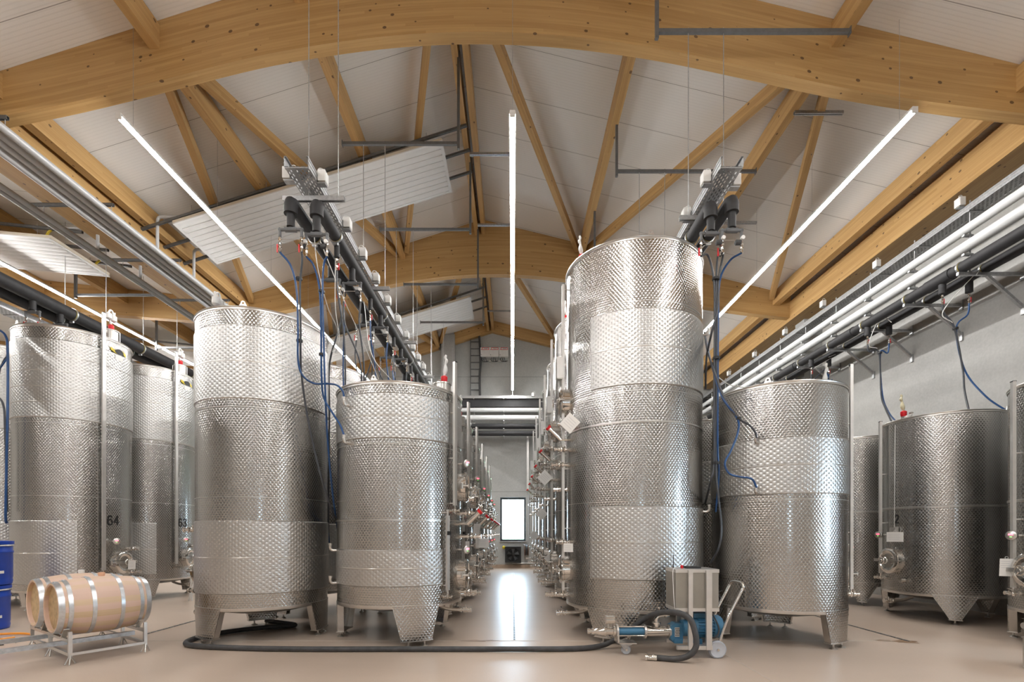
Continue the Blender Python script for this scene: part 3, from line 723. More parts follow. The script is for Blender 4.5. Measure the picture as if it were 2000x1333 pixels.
# copies along the rows
for i, y in enumerate(YA[1:]):
    ROWA.append(dup(tA, 'short steel tank, %s from the front in the row left of the aisle' % ORD[i + 1], (-1.595, y, 0)))
ROWB = [tB, dup(tB, 'tall steel tank half hidden behind the tall jacketed tank left of the aisle', (-3.59, 9.0, 0))]
ROWC = [tC]
for i, y in enumerate((9.12, 11.12, 13.1, 15.1, 17.1)):
    ROWC.append(dup(tC, 'tallest kind of steel tank, %s from the front in the row right of the aisle' % ORD[i + 1], (1.766, y, 0)))
ROWD = [tD, dup(tD, 'short steel tank glimpsed in the gap between the tallest tank and the short right tank', (3.69, 8.75, 0))]
ROWE = [tE, dup(tE, 'plain steel tank numbered 3 behind the tank numbered 2', (7.38, 10.35, 0)), dup(tE, 'steel tank cut off by the right frame edge, with a paper card on its gauge', (7.38, 6.05, 0))]
ROWF = [tF, dup(tF, 'tall steel tank numbered 63 standing behind the tank numbered 64', (-8.28, 11.05, 0)), dup(tF, 'tall dark steel tank mostly cut off at the left frame edge behind the blue drums', (-10.35, 9.9, 0), rz=math.pi)]

# second short gauge and its valve on the two nearest left tanks
for t in ROWA[:2]:
    mb = MB(); a = R_(-36); rot = Matrix.Rotation(a, 3, 'Z'); p = pol(.92, a, 0)
    mb.box(p + Vector((0, 0, 1.19)), (.03, .05, .98), 0, rot); mb.cyl(p + Vector((0, 0, .6)), p + Vector((0, 0, 1.76)), .012, n=8)
    for z in (.76, 1.72): mb.cyl(pol(.84, a, z), p + Vector((0, 0, z)), .009, n=8)
    mb.box(p + rot @ Vector((.02, 0, 1.45)), (.03, .05, .05), 1, rot)
    mb.build('short_level_gauge', ['aluminium', 'ink_black'], t)
    v = MB(); valve(v, pol(.84, a, .61), pol(1, a, 0), .17, .02); v.build('gauge_valve', 'polished_steel', t)
# numbers on the shells
DIG = {'2': [[(0, .78), (.06, .93), (.25, 1.0), (.45, .93), (.5, .74), (.42, .55), (0, .03), (.5, .03)]], '3': [[(0, .82), (.08, .95), (.25, 1.0), (.43, .93), (.48, .76), (.40, .58), (.22, .53), (.42, .48), (.5, .28), (.43, .08), (.24, 0), (.07, .06), (0, .2)]],
       '4': [[(.38, 0), (.38, 1), (0, .32), (.52, .32)]], '6': [[(.46, .84), (.38, .96), (.25, 1), (.1, .92), (.02, .66), (0, .35), (.08, .08), (.25, 0), (.42, .08), (.5, .3), (.42, .54), (.25, .6), (.08, .52), (.01, .36)]]}
def number(t, txt, R, a, z, size):
    """black sans digits lying on the curved shell"""
    mb = MB(); w_ = size * .72; x0 = -w_ * len(txt) / 2 + size * .1; wd = size * .14
    for k, ch in enumerate(txt):
        for line in DIG[ch]:
            P = [(x0 + k * w_ + p * size * .95, q * size) for p, q in line]
            for (ax, az), (bx_, bz) in zip(P, P[1:]):
                d = Vector((bx_ - ax, bz - az)); L_ = d.length; d /= L_; nn = Vector((-d.y, d.x)) * wd / 2; e = d * wd * .3
                q4 = [(ax - e.x + nn.x, az - e.y + nn.y), (bx_ + e.x + nn.x, bz + e.y + nn.y), (bx_ + e.x - nn.x, bz + e.y - nn.y), (ax - e.x - nn.x, az - e.y - nn.y)]
                mb.add([pol(R + .004, a + p / R, z + q) for p, q in q4], [(3, 2, 1, 0)])
    o = mb.build('number', 'ink_black', t, False); o['label'] = 'black number %s' % txt
number(ROWF[0], '64', .85, R_(-9), 1.60, .17); number(ROWF[1], '63', .85, R_(-9), 1.60, .17)
number(ROWE[0], '2', .828, R_(5), 1.62, .14); number(ROWE[1], '3', .828, R_(9), 1.62, .14)
# maker's badge: yellow ribbon behind a dark oval, with a pale sticker below it
for t in ROWF[:2]:
    a0 = R_(-2); R = .85 + .018; o = MB(); n = 14
    V = []
    for i in range(n + 1):
        q = i / n * 2 - 1; wv = .018 * math.sin(q * 4.5)
        for dz in (-.028, .028): V.append(pol(R, a0 + q * .2, 4.86 + wv + dz))
    o.add(V, [(2 * i, 2 * i + 2, 2 * i + 3, 2 * i + 1) for i in range(n)]); bd = o.build('maker_badge', 'yellow_plastic', t)
    e = MB(); e.add([pol(R + .004, a0 + .11 * math.cos(k * .314), 4.86 + .05 * math.sin(k * .314)) for k in range(20)], [tuple(range(20))]); e.build('emblem', 'ink_black', bd, False)
    s_ = MB(); s_.add([pol(R, a0 + x, z) for x, z in ((-.1, 4.71), (.1, 4.71), (.1, 4.79), (-.1, 4.79))], [(0, 1, 2, 3)]); s_.build('sticker', 'white_plastic', bd, False)
# small control box above the door of tanks 2 and 3
for t in ROWE[:2]:
    MB().box(pol(.865, R_(4), 1.50), (.06, .12, .10), 0, Matrix.Rotation(R_(4), 3, 'Z')).cyl(pol(.86, R_(4), 1.55), pol(.845, R_(4), 3.3), .006, n=6).build('junction_box', 'aluminium', t)

# paper cards hung on the tanks
def card(p, rz, roll, label, wd=.21, ht=.15, grp='paper cards on the tanks'):
    t = thing('paper_card', label, 'card', p, 0, grp); t.rotation_euler = (roll, 0, rz)
    mb = MB().box((0, 0, -ht / 2), (wd, .002, ht), 0)
    for k in range(4): mb.box((-.01, -.0016, -.035 - k * .028), (wd * (.7 - .1 * (k % 2)), .0006, .006), 1)
    mb.build('sheet', ['paper', 'paper_print'], t, False)
    MB().torus((0, 0, .012), (0, 1, 0), .016, .0025, 12, 6).build('string', 'white_plastic', t)
    return t
def card45(p, label, s_=.16, rz=0):
    t = thing('paper_card', label, 'card', p, rz, 'paper cards on the tanks'); rot = Matrix.Rotation(R_(45), 3, 'Y')
    mb = MB().box((0, 0, -s_ * .707), (s_, .002, s_), 0, rot)
    for k in range(4): mb.box(rot @ Vector((0, -.0016, s_ * (.25 - k * .16))) + Vector((0, 0, -s_ * .707)), (s_ * .7, .0006, .006), 1, rot)
    mb.build('sheet', ['paper', 'paper_print'], t, False)
    MB().torus((0, 0, .01), (0, 1, 0), .014, .0025, 12, 6).build('string', 'white_plastic', t)
card45(at(1113, 806, 6.55), 'white paper card hung cornerwise below the upper door of the foremost tallest tank', .205, R_(-20))
card45(at(1064, 918, 8.6), 'white paper card hung cornerwise in the middle of the right row, second tank', .20, R_(-10))
card45(at(1058, 992, 10.7), 'white paper card hung cornerwise lower on the third tank of the right row', .20, R_(-15))
card45(at(1076, 1078, 9.0), 'white paper card hung cornerwise beside the lower door of the second right tank', .18)
card45(at(1043, 1036, 12.6), 'small white paper card hung far back in the right row beside the window', .2)
card(at(1110, 1062, 6.75), R_(-35), 0, 'white paper card above the lower door of the foremost tallest tank', .15, .12)
card(at(942, 1052, 8.6), 0, 0, 'wide white paper card hanging between doors of the left aisle row', .24, .17)
card(at(932, 1024, 8.3), R_(60), R_(8), 'narrow white paper card seen edgewise on the second left aisle tank', .2, .2)
card(at(913, 1058, 8.1), R_(65), 0, 'white paper card seen edgewise on the foremost part of the second left aisle tank', .13, .14)
card(at(1748, 1040, 7.95), R_(-45), R_(-2), 'white paper card above the door of the tank numbered 2', .22, .16)
card(at(1666, 1043, 9.75), R_(-60), R_(-3), 'white paper card above the door of the tank numbered 3', .20, .17)
card(at(1966, 1092, 6.27), R_(-30), R_(6), 'white paper card tilted on the gauge of the tank at the right edge', .13, .23)
c_ = card(at(258, 1095, 9.12), R_(60), R_(5), 'white paper card behind the door of the tank numbered 64', .12, .17)
# white straps hanging off the door of tank 63
hs = MB()
for k, (dx, dz) in enumerate(((0, 1.02), (.03, .95), (.06, .7), (-.03, 1.1))):
    p = at(374 - dx * 60, 1098, 10.35); hs.tube(spline([p + Vector((dx, 0, 0)), p + Vector((dx + .04 * math.sin(k), 0, -.35)), p + Vector((dx * 1.5 - .02, 0, -dz * .7)), p + Vector((dx * 2 - .05 * k + .05, 0, -dz))], 5), .012, 6)
tag(hs.build('hanging_straps', 'white_plastic'), 'white straps dangling from the door of the tank numbered 63', 'strap')

# ================================================================== STRIP LIGHTS
def strip(x, y0, y1, z, label, wires=True):
    t = thing('strip_light', label, 'lamp', (x, (y0 + y1) / 2, z), 0, 'linear strip lights'); L = y1 - y0
    MB().box((0, 0, .018), (.085, L, .034)).box((0, -L / 2 - .01, 0), (.075, .02, .08)).box((0, L / 2 + .01, 0), (.075, .02, .08)).build('housing', 'white_plastic', t, False)
    df = MB(); A_ = [math.pi * k / 10 for k in range(11)]
    df.add([(-.035 * math.cos(a), y, -.034 * math.sin(a)) for y in (-L / 2, L / 2) for a in A_], [(k, k + 1, 12 + k, 11 + k) for k in range(10)] + [tuple(range(10, -1, -1)), tuple(range(11, 22))]); df.build('diffuser', 'lamp_white', t)
    k = 6
    for i in range(k + 1):
        yy = -L / 2 + .25 + (L - .5) * i / k
        MB().cyl((0, yy, .045), (0, yy, roofz(x) - z - .02), .0025, n=5).build('suspension_wire', 'galvanised_steel', t)
ZL = H + 5.74
strip(-5.42, 6.66, 19.0, ZL, 'bright strip light left of the aisle, slanting down over the left cable tray')
strip(0.0, 6.62, 19.3, ZL, 'bright strip light hanging straight over the middle of the aisle')
strip(5.45, 6.56, 19.0, ZL, 'bright strip light right of the aisle, meeting the tallest tank')
strip(-10.85, 5.0, 19.0, ZL, 'bright strip light running along the black pipe at the far left')
strip(-16.2, 5.0, 19.0, ZL, 'strip light of the side hall, hidden far left')
for x, l in ((-5.42, 'strip light left of the camera'), (0.0, 'strip light above the camera'), (5.45, 'strip light right of the camera'), (-10.85, 'strip light far left beside the camera')):
    strip(x, -6.0, 4.4, ZL, l + ', front bay')
# little fitting that ends the middle strip: sensor on a post
t = thing('strip_end_post', 'small white sensor on a thin post at the far end of the middle strip light', 'sensor', (0.0, 19.42, 0))
MB().cyl((0, 0, H + 5.46), (0, 0, H + 5.72), .02, n=8).build('post', 'white_plastic', t)
MB().ball((0, 0, H + 5.76), .06).build('head', 'white_plastic', t)

# ================================================================== OVERHEAD SERVICES
def rod(x, y, z0, z1, label, grp='hanger rods'):
    return tag(MB().cyl((x, y, z0), (x, y, z1), .006, n=6).build('hanger_rod', 'galvanised_steel'), label, 'rod', grp)
def channel(p0, p1, label, grp='strut channels under the roof', m='dark_galvanised', w=.045, h=.05):
    """slotted strut channel: two flanges and a web, end plates"""
    p0, p1 = Vector(p0), Vector(p1); mb = MB(); d = (p1 - p0).normalized()
    up = Vector((0, 0, 1)) if abs(d.z) < .9 else Vector((0, 1, 0)); sx = d.cross(up).normalized(); uz = sx.cross(d)
    mb.bar(p0 + uz * (h / 2 - .003), p1 + uz * (h / 2 - .003), w, .006, 0, uz)
    for s_ in (-1, 1):
        mb.bar(p0 + sx * s_ * (w / 2 - .003), p1 + sx * s_ * (w / 2 - .003), .006, h, 0, uz)
        mb.bar(p0 + sx * s_ * (w / 2 - .01) - uz * (h / 2 - .003), p1 + sx * s_ * (w / 2 - .01) - uz * (h / 2 - .003), .014, .006, 0, uz)
    return tag(mb.build('strut_channel', m, None, False), label, 'channel', grp)
def joint_frame(x_wall, x_end, y, z, ztop, label):
    """horizontal channel fixed to a purlin at x_end with a drop channel at x_wall"""
    t = thing('channel_frame', label, 'channel', (0, y, 0), 0, 'channel frames carrying the cable trays')
    b = MB(); b.bar((min(x_wall, x_end), 0, z), (max(x_wall, x_end), 0, z), .045, .05); b.box((x_end, 0, z), (.01, .07, .10)); b.build('cross_channel', 'dark_galvanised', t, False)
    b = MB(); b.bar((x_wall, 0.0, z - .1), (x_wall, 0.0, ztop), .045, .05); b.build('drop_channel', 'dark_galvanised', t, False)
    return t
ZC = H + 6.85
YSL = [6.22, 8.5, 10.9, 13.3, 15.7, 18.0]
YS = [6.6, 9.15, 11.6, 13.3, 15.6, 17.8]
def cable_tray(y0, y1, x0, x1, z, label, hgt=.10, holder=None):
    t = thing('cable_tray', label, 'cable tray', (0, 0, 0), 0, 'perforated cable trays')
    mb = MB(); w_ = x1 - x0
    mb.add([(x0, y0, z), (x1, y0, z), (x1, y1, z), (x0, y1, z)], [(0, 1, 2, 3)], [[(0, 0), (0, w_), (y1 - y0, w_), (y1 - y0, 0)]])
    mb.build('tray_bottom', 'perforated_steel', t, False)
    for x, o in ((x0, -1), (x1, 1)):
        s_ = MB(); s_.box((x, (y0 + y1) / 2, z + hgt / 2), (.004, y1 - y0, hgt)); s_.box((x - o * .012, (y0 + y1) / 2, z + hgt), (.028, y1 - y0, .006)); s_.box((x + o * .004, (y0 + y1) / 2, z + hgt * .35), (.008, y1 - y0, .012)); s_.box((x + o * .004, (y0 + y1) / 2, z + hgt * .8), (.008, y1 - y0, .012))
        s_.build('side_rail', 'galvanised_steel', t, False)
    k = int((y1 - y0) / 1.0)
    for i in range(k + 1): MB().box(((x0 + x1) / 2, y0 + .03 + i * 1.0, z - .006), (w_, .035, .012)).build('stiffener', 'galvanised_steel', t, False)
    c = MB()
    for i in range(5): c.tube([(x0 + .05 + i * .04 + .012 * math.sin(j * 1.3 + i), y0 + .4 + (y1 - y0 - .5) * j / 14, z + .018) for j in range(15)], .011, 6)
    tag(c.build('cable_bundle', 'grey_plastic'), 'grey cables lying in the ' + label.split(',')[0], 'cables')
    return t
def insulated_pipe(pts, r, label, mat='black_insulation', clamps=(), grp='black insulated pipes', clamp_r=.012, elbow=None):
    t = thing('insulated_pipe' if mat == 'black_insulation' else 'white_pipe', label, 'pipe', (0, 0, 0), 0, grp)
    MB().tube(pts, r, 20).build('pipe_run', mat, t)
    for p, ax in clamps:
        c = MB(); c.lathe([(r, -.016), (r + .012, -.015), (r + .012, .015), (r, .016)], p, ax, 24, capa=False, capb=False); c.lathe([(r + .003, -.022), (r + .003, .022)], p, ax, 24, capa=False, capb=False, m=1)
        c.box(Vector(p) + Vector((0, 0, -r - .03)), (.07, .03, .03)); c.build('pipe_clamp', ['galvanised_steel', 'yellow_plastic'], t)
    return t
def junction_box(p, side, label, grp, rz=0):
    t = thing('junction_box', label, 'junction box', p, rz, grp)
    MB().box((side * .05, 0, .0), (.09, .12, .14)).box((side * .05, 0, 0), (.10, .10, .12)).build('housing', 'white_plastic', t, False)
    MB().box((side * .03, 0, -.085), (.12, .08, .012)).build('bracket', 'galvanised_steel', t, False)
    MB().tube(spline([(side * .05, .0, .07), (side * .04, .03, .13), (-side * .02, .04, .15), (-side * .06, .05, .05)], 5), .006, 6).build('cable_loop', 'white_plastic', t)
def lever_valve(mb, p, lev=1, L=.16):
    """small ball valve hanging at p, returns its lower end"""
    p = Vector(p)
    mb.cyl(p, p - Vector((0, 0, L)), .012, n=8); mb.ball(p - Vector((0, 0, L * .45)), .022, 0, 8); mb.cyl(p - Vector((0, 0, L * .2)), p - Vector((0, 0, L * .28)), .02, n=6); mb.cyl(p - Vector((0, 0, L * .66)), p - Vector((0, 0, L * .76)), .02, n=6); mb.cyl(p - Vector((0, 0, L * .9)), p - Vector((0, 0, L)), .018, n=8)
    return p - Vector((0, 0, L))
def manifold(p, r, parent, kind, wd=.30, ang=0.0):
    """stub off an insulated pipe: black sleeve, bar with two drops, each with a valve; returns the hose ends"""
    p = Vector(p); rot = Matrix.Rotation(ang, 3, 'Z')
    mt = thing('valve_manifold', None, None); mt.parent = parent
    MB().cyl(p, p - Vector((0, 0, .19)), r * .62, n=14).build('sleeve', 'black_insulation', mt)
    ends = []
    if kind == 'stub':
        mb = MB(); e = lever_valve(mb, p - Vector((0, 0, .18)), L=.2); mb.build('valve', 'polished_steel', mt)
        MB().box(e + Vector((.028, 0, .06)), (.012, .016, .09)).build('lever', 'red_plastic', mt, False); ends.append(e)
    else:
        q = p - Vector((0, 0, .22)); bar = MB().cyl(q + rot @ Vector((-wd / 2, 0, 0)), q + rot @ Vector((wd / 2, 0, 0)), .02, n=10).cyl(q + rot @ Vector((-.07, 0, 0)), q + rot @ Vector((.07, 0, 0)), .032, n=10).cyl(p - Vector((0, 0, .17)), q, .022, n=10)
        for s_ in (-1, 1):
            e0 = q + rot @ Vector((s_ * wd / 2, 0, 0)); bar.ball(e0, .026, 0, 8); bar.cyl(e0, e0 - Vector((0, 0, .09)), .018, n=8)
        bar.build('manifold_bar', 'grey_plastic', mt)
        mb = MB(); lv = MB()
        for s_ in (-1, 1):
            e0 = q + rot @ Vector((s_ * wd / 2, 0, -.08)); v = MB(); e = lever_valve(v, e0, L=.2); v.build('valve', 'polished_steel', mt); ends.append(e)
            if kind == 'red': MB().box(e + Vector((-.03 if s_ < 0 else -.03, -.005, .045)), (.012, .016, .10)).build('lever', 'red_plastic', mt, False)
            else:
                k = MB().cyl(e + Vector((-.01, 0, .13)), e + Vector((-.075, 0, .13)), .032, n=12); k.build('regulator_knob', 'black_rubber', mt)
                MB().cyl(e + Vector((0, -.02, .17)), e + Vector((0, -.05, .17)), .024, n=12).build('gauge_dial', 'white_plastic', mt)
        MB().cyl(q + rot @ Vector((-wd / 2, 0, -.12)), q + rot @ Vector((wd / 2, 0, -.12)), .004, n=6).build('tie_rod', 'satin_steel', mt)
    return ends
def hose(pts, r, mat, label, cat='hose', grp=None, k=8, n=8, name='hose'):
    return tag(MB().tube(spline(pts, k), r, n).build(name, mat), label, cat, grp)
def hose2(p, r, label, grp=None, ties=()):
    """thing: a hose with cable ties"""
    t = thing('coolant_hose', label, 'hose', (0, 0, 0), 0, grp)

# left and right aisle trays ------------------------------------------------
ZT = H + 4.42
cable_tray(5.82, 19.3, -2.75, -2.46, ZT, 'perforated cable tray over the left rows, ending above the twin black pipes', .12)
cable_tray(5.82, 19.3, 2.51, 2.78, ZT, 'perforated cable tray over the right rows, ending above the tallest tank', .12)
PIPES = {}
for side, xs, nm in ((-1, (-2.76, -2.47), 'left'), (1, (2.50, 2.73), 'right')):
    for q, x in enumerate(xs):
        zc = H + (4.13 if q == 0 else 4.15); zend = zc + .0; y0 = 6.02 if (q == 0) == (side < 0) else 6.1
        p0 = [Vector((x, y0, zc - .14)), Vector((x, y0 + .005, zc - .04)), Vector((x, y0 + .04, zc + .0)), Vector((x, y0 + .12, zc + .015)), Vector((x, y0 + .35, zc)), Vector((x, 19.2, zc))]
        pts = [Vector((x, y0, zc - .16)), Vector((x, y0, zc - .06)), Vector((x, y0 + .02, zc - .015)), Vector((x, y0 + .06, zc)), Vector((x, y0 + .15, zc)), Vector((x, 19.2, zc))]
        pos = {(-1, 0): 'left one of the pair under the left cable tray', (-1, 1): 'right one of the pair under the left cable tray', (1, 0): 'left one of the pair under the right cable tray', (1, 1): 'right one of the pair under the right cable tray'}[(side, q)]
        PIPES[(side, q)] = insulated_pipe(pts, .082, 'black insulated pipe, ' + pos, clamps=[((x, y, zc), (0, 1, 0)) for y in (6.75, 9.2, 11.6, 14, 16.4)])
    for i, y in enumerate(YS if side > 0 else YSL):
        yy = y
        c = channel((2.28 if side > 0 else -2.95, yy, ZT - .12), (3.0 if side > 0 else -2.16, yy, ZT - .12), 'short channel under the %s cable tray, %s from the near end' % (nm, ORD[i]), 'short channels carrying trays and pipes', 'galvanised_steel', .05, .06)
        for s_ in (-1, 1):
            rod(-2.43 + s_ * .19 if side < 0 else 2.64 + s_ * .24, yy, ZT - .14, (ZC + .05) if (i or side > 0) else roofz(-2.43 + s_ * .19) - .01, 'thin hanger rod %s of the %s cable tray, %s pair from the near end' % ('left' if s_ < 0 else 'right', nm, ORD[i]))
        if side > 0: joint_frame(1.97, 4.6, yy, ZC, roofz(1.97) - .3, 'grey channel frame under the right roof slope, %s from the camera' % ORD[i])
        elif 0 < i < 5: joint_frame(-.95, -2.99, yy, ZC, roofz(-.95) - .3, 'grey channel frame under the left roof slope, %s from the camera' % ORD[i])
for i, y in enumerate((6.14, 7.06, 7.8, 8.55, 9.36, 10.2, 11.0, 11.7, 12.4, 13.1, 14.0, 15.0)):
    junction_box((-2.455, y, ZT + .09), 1, 'white box on the aisle side of the left cable tray, %s from the camera' % ORD[i], 'junction boxes on the left cable tray')
junction_box((-2.76, 6.05, ZT + .06), -1, 'white junction box on the outer side of the left cable tray, at its near end', 'junction boxes on the left cable tray')
for i, y in enumerate((6.15, 6.85, 7.6)):
    junction_box((2.505, y, ZT + .09), -1, 'white box on the aisle side of the right cable tray, %s from the camera' % ORD[i], 'junction boxes on the right cable tray')
junction_box((2.785, 6.15, ZT + .05), 1, 'white junction box on the outer side of the right cable tray, near its end', 'junction boxes on the right cable tray')

# manifolds
E_ = {}
zc = H + 4.13
E_['l0'] = manifold((-2.76, 6.02, zc - .13), .08, PIPES[(-1, 0)], 'red', .27)
E_['l1'] = manifold((-2.47, 6.1, zc - .14), .08, PIPES[(-1, 1)], 'dial', .26)
for i, y in enumerate((7.35, 8.95, 10.6, 12.3, 14.2, 16.2)):
    E_['la%d' % i] = manifold((-2.76, y, zc - .06), .075, PIPES[(-1, 0)], 'red', .26)
    E_['lb%d' % i] = manifold((-2.47, y + .1, zc - .06), .075, PIPES[(-1, 1)], 'dial', .26)
    E_['lc%d' % i] = manifold((-2.47, y - .55, zc - .06), .06, PIPES[(-1, 1)], 'stub')
    E_['ld%d' % i] = manifold((-2.76, y + .55, zc - .06), .06, PIPES[(-1, 0)], 'stub')
E_['r0'] = manifold((2.50, 6.1, zc - .13), .08, PIPES[(1, 0)], 'red', .24)
E_['r1'] = manifold((2.73, 6.02, zc - .14), .08, PIPES[(1, 1)], 'dial', .24)
for i, y in enumerate((8.2, 10.2)):
    E_['ra%d' % i] = manifold((2.50, y, zc - .06), .075, PIPES[(1, 0)], 'red', .24)
    E_['rb%d' % i] = manifold((2.73, y + .1, zc - .06), .075, PIPES[(1, 1)], 'dial', .24)

# hoses of the near left manifolds
A = lambda u, v, y: at(u, v, y)
g1 = 'coolant hoses at the left cable tray'
e = E_['l0']
hose([e[0], A(568, 520, 6.05), A(579, 565, 6.1), A(582, 640, 6.15), A(582, 700, 6.2), A(590, 732, 6.25), A(612, 749, 6.35), A(640, 750, 6.3), A(658, 753, 6.16), A(669, 764, 6.12), (-2.133, 6.122, 3.165)], .0125, 'hose_blue', 'blue hose from the left tray curving to the top fitting of the short aisle tank', grp=g1)
hose([e[1], A(590, 510, 6.05), A(586, 560, 6.1), A(587, 640, 6.15), A(588, 720, 6.25), A(598, 800, 6.35), A(612, 870, 6.42), A(632, 950, 6.5), A(652, 1006, 6.75), A(668, 1040, 7.6)], .0135, 'hose_black', 'dark hose from the left tray hanging down across the tall jacketed tank', grp=g1)
e = E_['l1']
hose([e[0], A(613, 520, 6.15), A(624, 565, 6.2), A(627, 640, 6.25), A(628, 730, 6.3), A(632, 775, 6.35), A(648, 805, 6.28), A(664, 830, 6.16), (-2.133, 6.122, 2.685)], .0125, 'hose_blue', 'blue hose from the left tray curving to the lower fitting of the short aisle tank', grp=g1)
hose([e[1], A(632, 520, 6.15), A(630, 575, 6.2), A(632, 660, 6.25), A(635, 760, 6.3), A(640, 860, 6.5), A(648, 950, 6.7), A(655, 1005, 6.9), A(660, 1040, 7.6)], .0125, 'hose_blue', 'blue hose from the left tray running straight down behind the short aisle tank', grp=g1)
tie = MB()
for u, v, y in ((584, 545, 6.12), (585, 666, 6.2), (628, 570, 6.22), (629, 693, 6.29)):
    t_ = MB().cyl(A(u, v - 2, y), A(u, v + 2, y), .04, n=10).build('cable_tie', 'ink_black'); tag(t_, {545: 'black cable tie high on the left hose pair', 666: 'black cable tie low on the left hose pair', 570: 'black cable tie high on the second hose pair', 693: 'black cable tie low on the second hose pair'}[v], 'cable tie', 'cable ties')
cnt = 0
for i in range(6):
    for kk, (key, tx) in enumerate((('la', -2.85), ('lb', -2.36))):
        for j, e0 in enumerate(E_['%s%d' % (key, i)]):
            y = e0.y; sgn = -1 if kk == 0 else 1
            pts = [e0, e0 + Vector((.02 * sgn * (1 - 2 * j), .0, -.35)), Vector((tx + .05 * j, y + .06, e0.z - .95)), Vector((tx + .03 * j, y + .1, e0.z - 1.7)), Vector((tx + .25 * sgn * (1 - j) * .3, y + .15, e0.z - 2.5)), Vector((tx - .02 * j, y + .18, 1.2))]
            m_ = 'hose_blue' if (i + j + kk) % 3 == 0 else 'hose_black'; cnt += 1
            hose(pts, .0135, m_, '%s hose hanging from the left tray pipes, %s, %s manifold row, %s drop' % ('blue' if 'blue' in m_ else 'dark', 'outer side' if kk == 0 else 'aisle side', ORD[i], ORD[j]), grp=g1, k=5, n=7)
    for key, tx in (('lc', -2.42), ('ld', -2.82)):
        e0 = E_['%s%d' % (key, i)][0]
        hose([e0, e0 + Vector((.01, .0, -.3)), Vector((tx, e0.y + .15, e0.z - .9)), Vector((tx, e0.y + .2, e0.z - 1.8)), Vector((tx, e0.y + .2, 1.3))], .0125, 'hose_black' if (i + (key == 'lc')) % 2 else 'hose_blue', 'single hose from the %s stub of the left tray, %s side' % (ORD[i], 'aisle' if key == 'lc' else 'outer'), grp=g1, k=5, n=7)
for k, P in enumerate(([(612, 440, 6.3), (620, 520, 6.4), (640, 600, 6.8), (660, 650, 7.2), (648, 690, 7.4)], [(625, 470, 6.5), (665, 570, 6.9), (705, 660, 7.5), (740, 742, 7.8)], [(655, 500, 6.9), (655, 600, 7.0), (663, 660, 7.2), (655, 690, 7.3)], [(711, 590, 8.3), (725, 690, 8.3), (765, 744, 8.3)])):
    hose([A(*p) for p in P], .006, 'white_plastic', 'thin white cable dangling from the left cable tray, %s from the camera' % ORD[k], 'cable', 'thin white cables', name='signal_cable')
# right hoses
g2 = 'coolant hoses at the right cable tray'
e = E_['r0']; e2 = E_['r1']
tx = lambda u, v, y=6.2: A(u, v, y)
hose([e[0], tx(1383, 500), tx(1394, 545), tx(1396, 620), tx(1395, 760), tx(1395, 900), tx(1388, 940), tx(1381, 968, 6.5), tx(1377, 985, 6.8)], .0135, 'hose_black', 'dark hose down the gap beside the tallest tank, bending left at its end', grp=g2)
hose([e[1], tx(1402, 500), tx(1399, 545), tx(1400, 620), tx(1399, 760), tx(1398, 905), tx(1403, 970, 6.15), tx(1409, 1030, 6.12), tx(1404, 1070, 6.12), tx(1388, 1100, 6.3)], .0135, 'hose_black', 'dark hose down the gap beside the tallest tank, reaching lowest to the pump box', grp=g2)
hose([e2[0], tx(1412, 500), tx(1404, 545), tx(1402, 600), tx(1390, 650), tx(1380, 700, 6.5), tx(1378, 760, 6.8)], .0135, 'hose_black', 'dark hose crossing left behind the rim of the tallest tank', grp=g2)
hose([e2[1], tx(1425, 510), tx(1406, 548), tx(1403, 620), tx(1402, 760), tx(1402, 880), tx(1404, 930, 6.3), tx(1398, 1000, 6.5)], .0125, 'hose_blue', 'blue hose tied into the bundle beside the tallest tank', grp=g2)
hose([A(1376, 650, 6.9), A(1383, 690, 6.4), A(1400, 740, 6.05), A(1420, 790, 5.95), A(1443, 818, 5.93), A(1462, 830, 5.93), A(1474, 843, 5.92), A(1478, 856, 5.94)], .0135, 'hose_black', 'dark hose curving to the upper fitting on the short right tank', grp=g2)
hose([A(1378, 660, 6.9), A(1388, 705, 6.3), A(1410, 775, 5.98), A(1440, 818, 5.93), A(1441, 845, 5.93), A(1428, 880, 5.95), A(1416, 905, 5.97), A(1424, 925, 5.97), A(1445, 932, 5.94), A(1468, 936, 5.92), A(1478, 953, 5.93)], .0125, 'hose_blue', 'blue hose curving to the lower fitting on the short right tank', grp=g2)
for u, v, l in ((1443, 818, 'black cable tie where the blue and dark hoses part on the short right tank'), (1398, 545, 'black cable tie high on the right hose bundle'), (1399, 700, 'black cable tie midway on the right hose bundle'), (1399, 905, 'black cable tie low on the right hose bundle')):
    y = 5.93 if u == 1443 else 6.2
    tag(MB().cyl(A(u, v - 2.5, y), A(u, v + 2.5, y), .045 if u != 1443 else .03, n=10).build('cable_tie', 'ink_black'), l, 'cable tie', 'cable ties')
hose([A(1376, 480, 6.3), A(1345, 505, 6.5)], .005, 'white_plastic', 'short thin white cable behind the rim of the tallest tank', 'cable', 'thin white cables', name='signal_cable')
hose([A(1400, 735, 6.2), A(1425, 752, 6.4), A(1460, 758, 6.6), A(1475, 757, 7.0)], .005, 'white_plastic', 'thin white cable sagging to the rim of the short right tank', 'cable', 'thin white cables', name='signal_cable')
for i in range(2):
    for key, xo in (('ra', 2.62), ('rb', 2.68)):
        for j, e0 in enumerate(E_['%s%d' % (key, i)]):
            hose([e0, e0 + Vector((0, 0, -.3)), Vector((xo, e0.y + .1, e0.z - .9)), Vector((xo, e0.y + .1, e0.z - 2)), Vector((xo, e0.y + .1, 1.2))], .0135, 'hose_black', 'dark hose behind the tallest tank, %s manifold, %s drop, %s pipe' % (ORD[i], ORD[j], 'left' if key == 'ra' else 'right'), grp=g2, k=5, n=7)

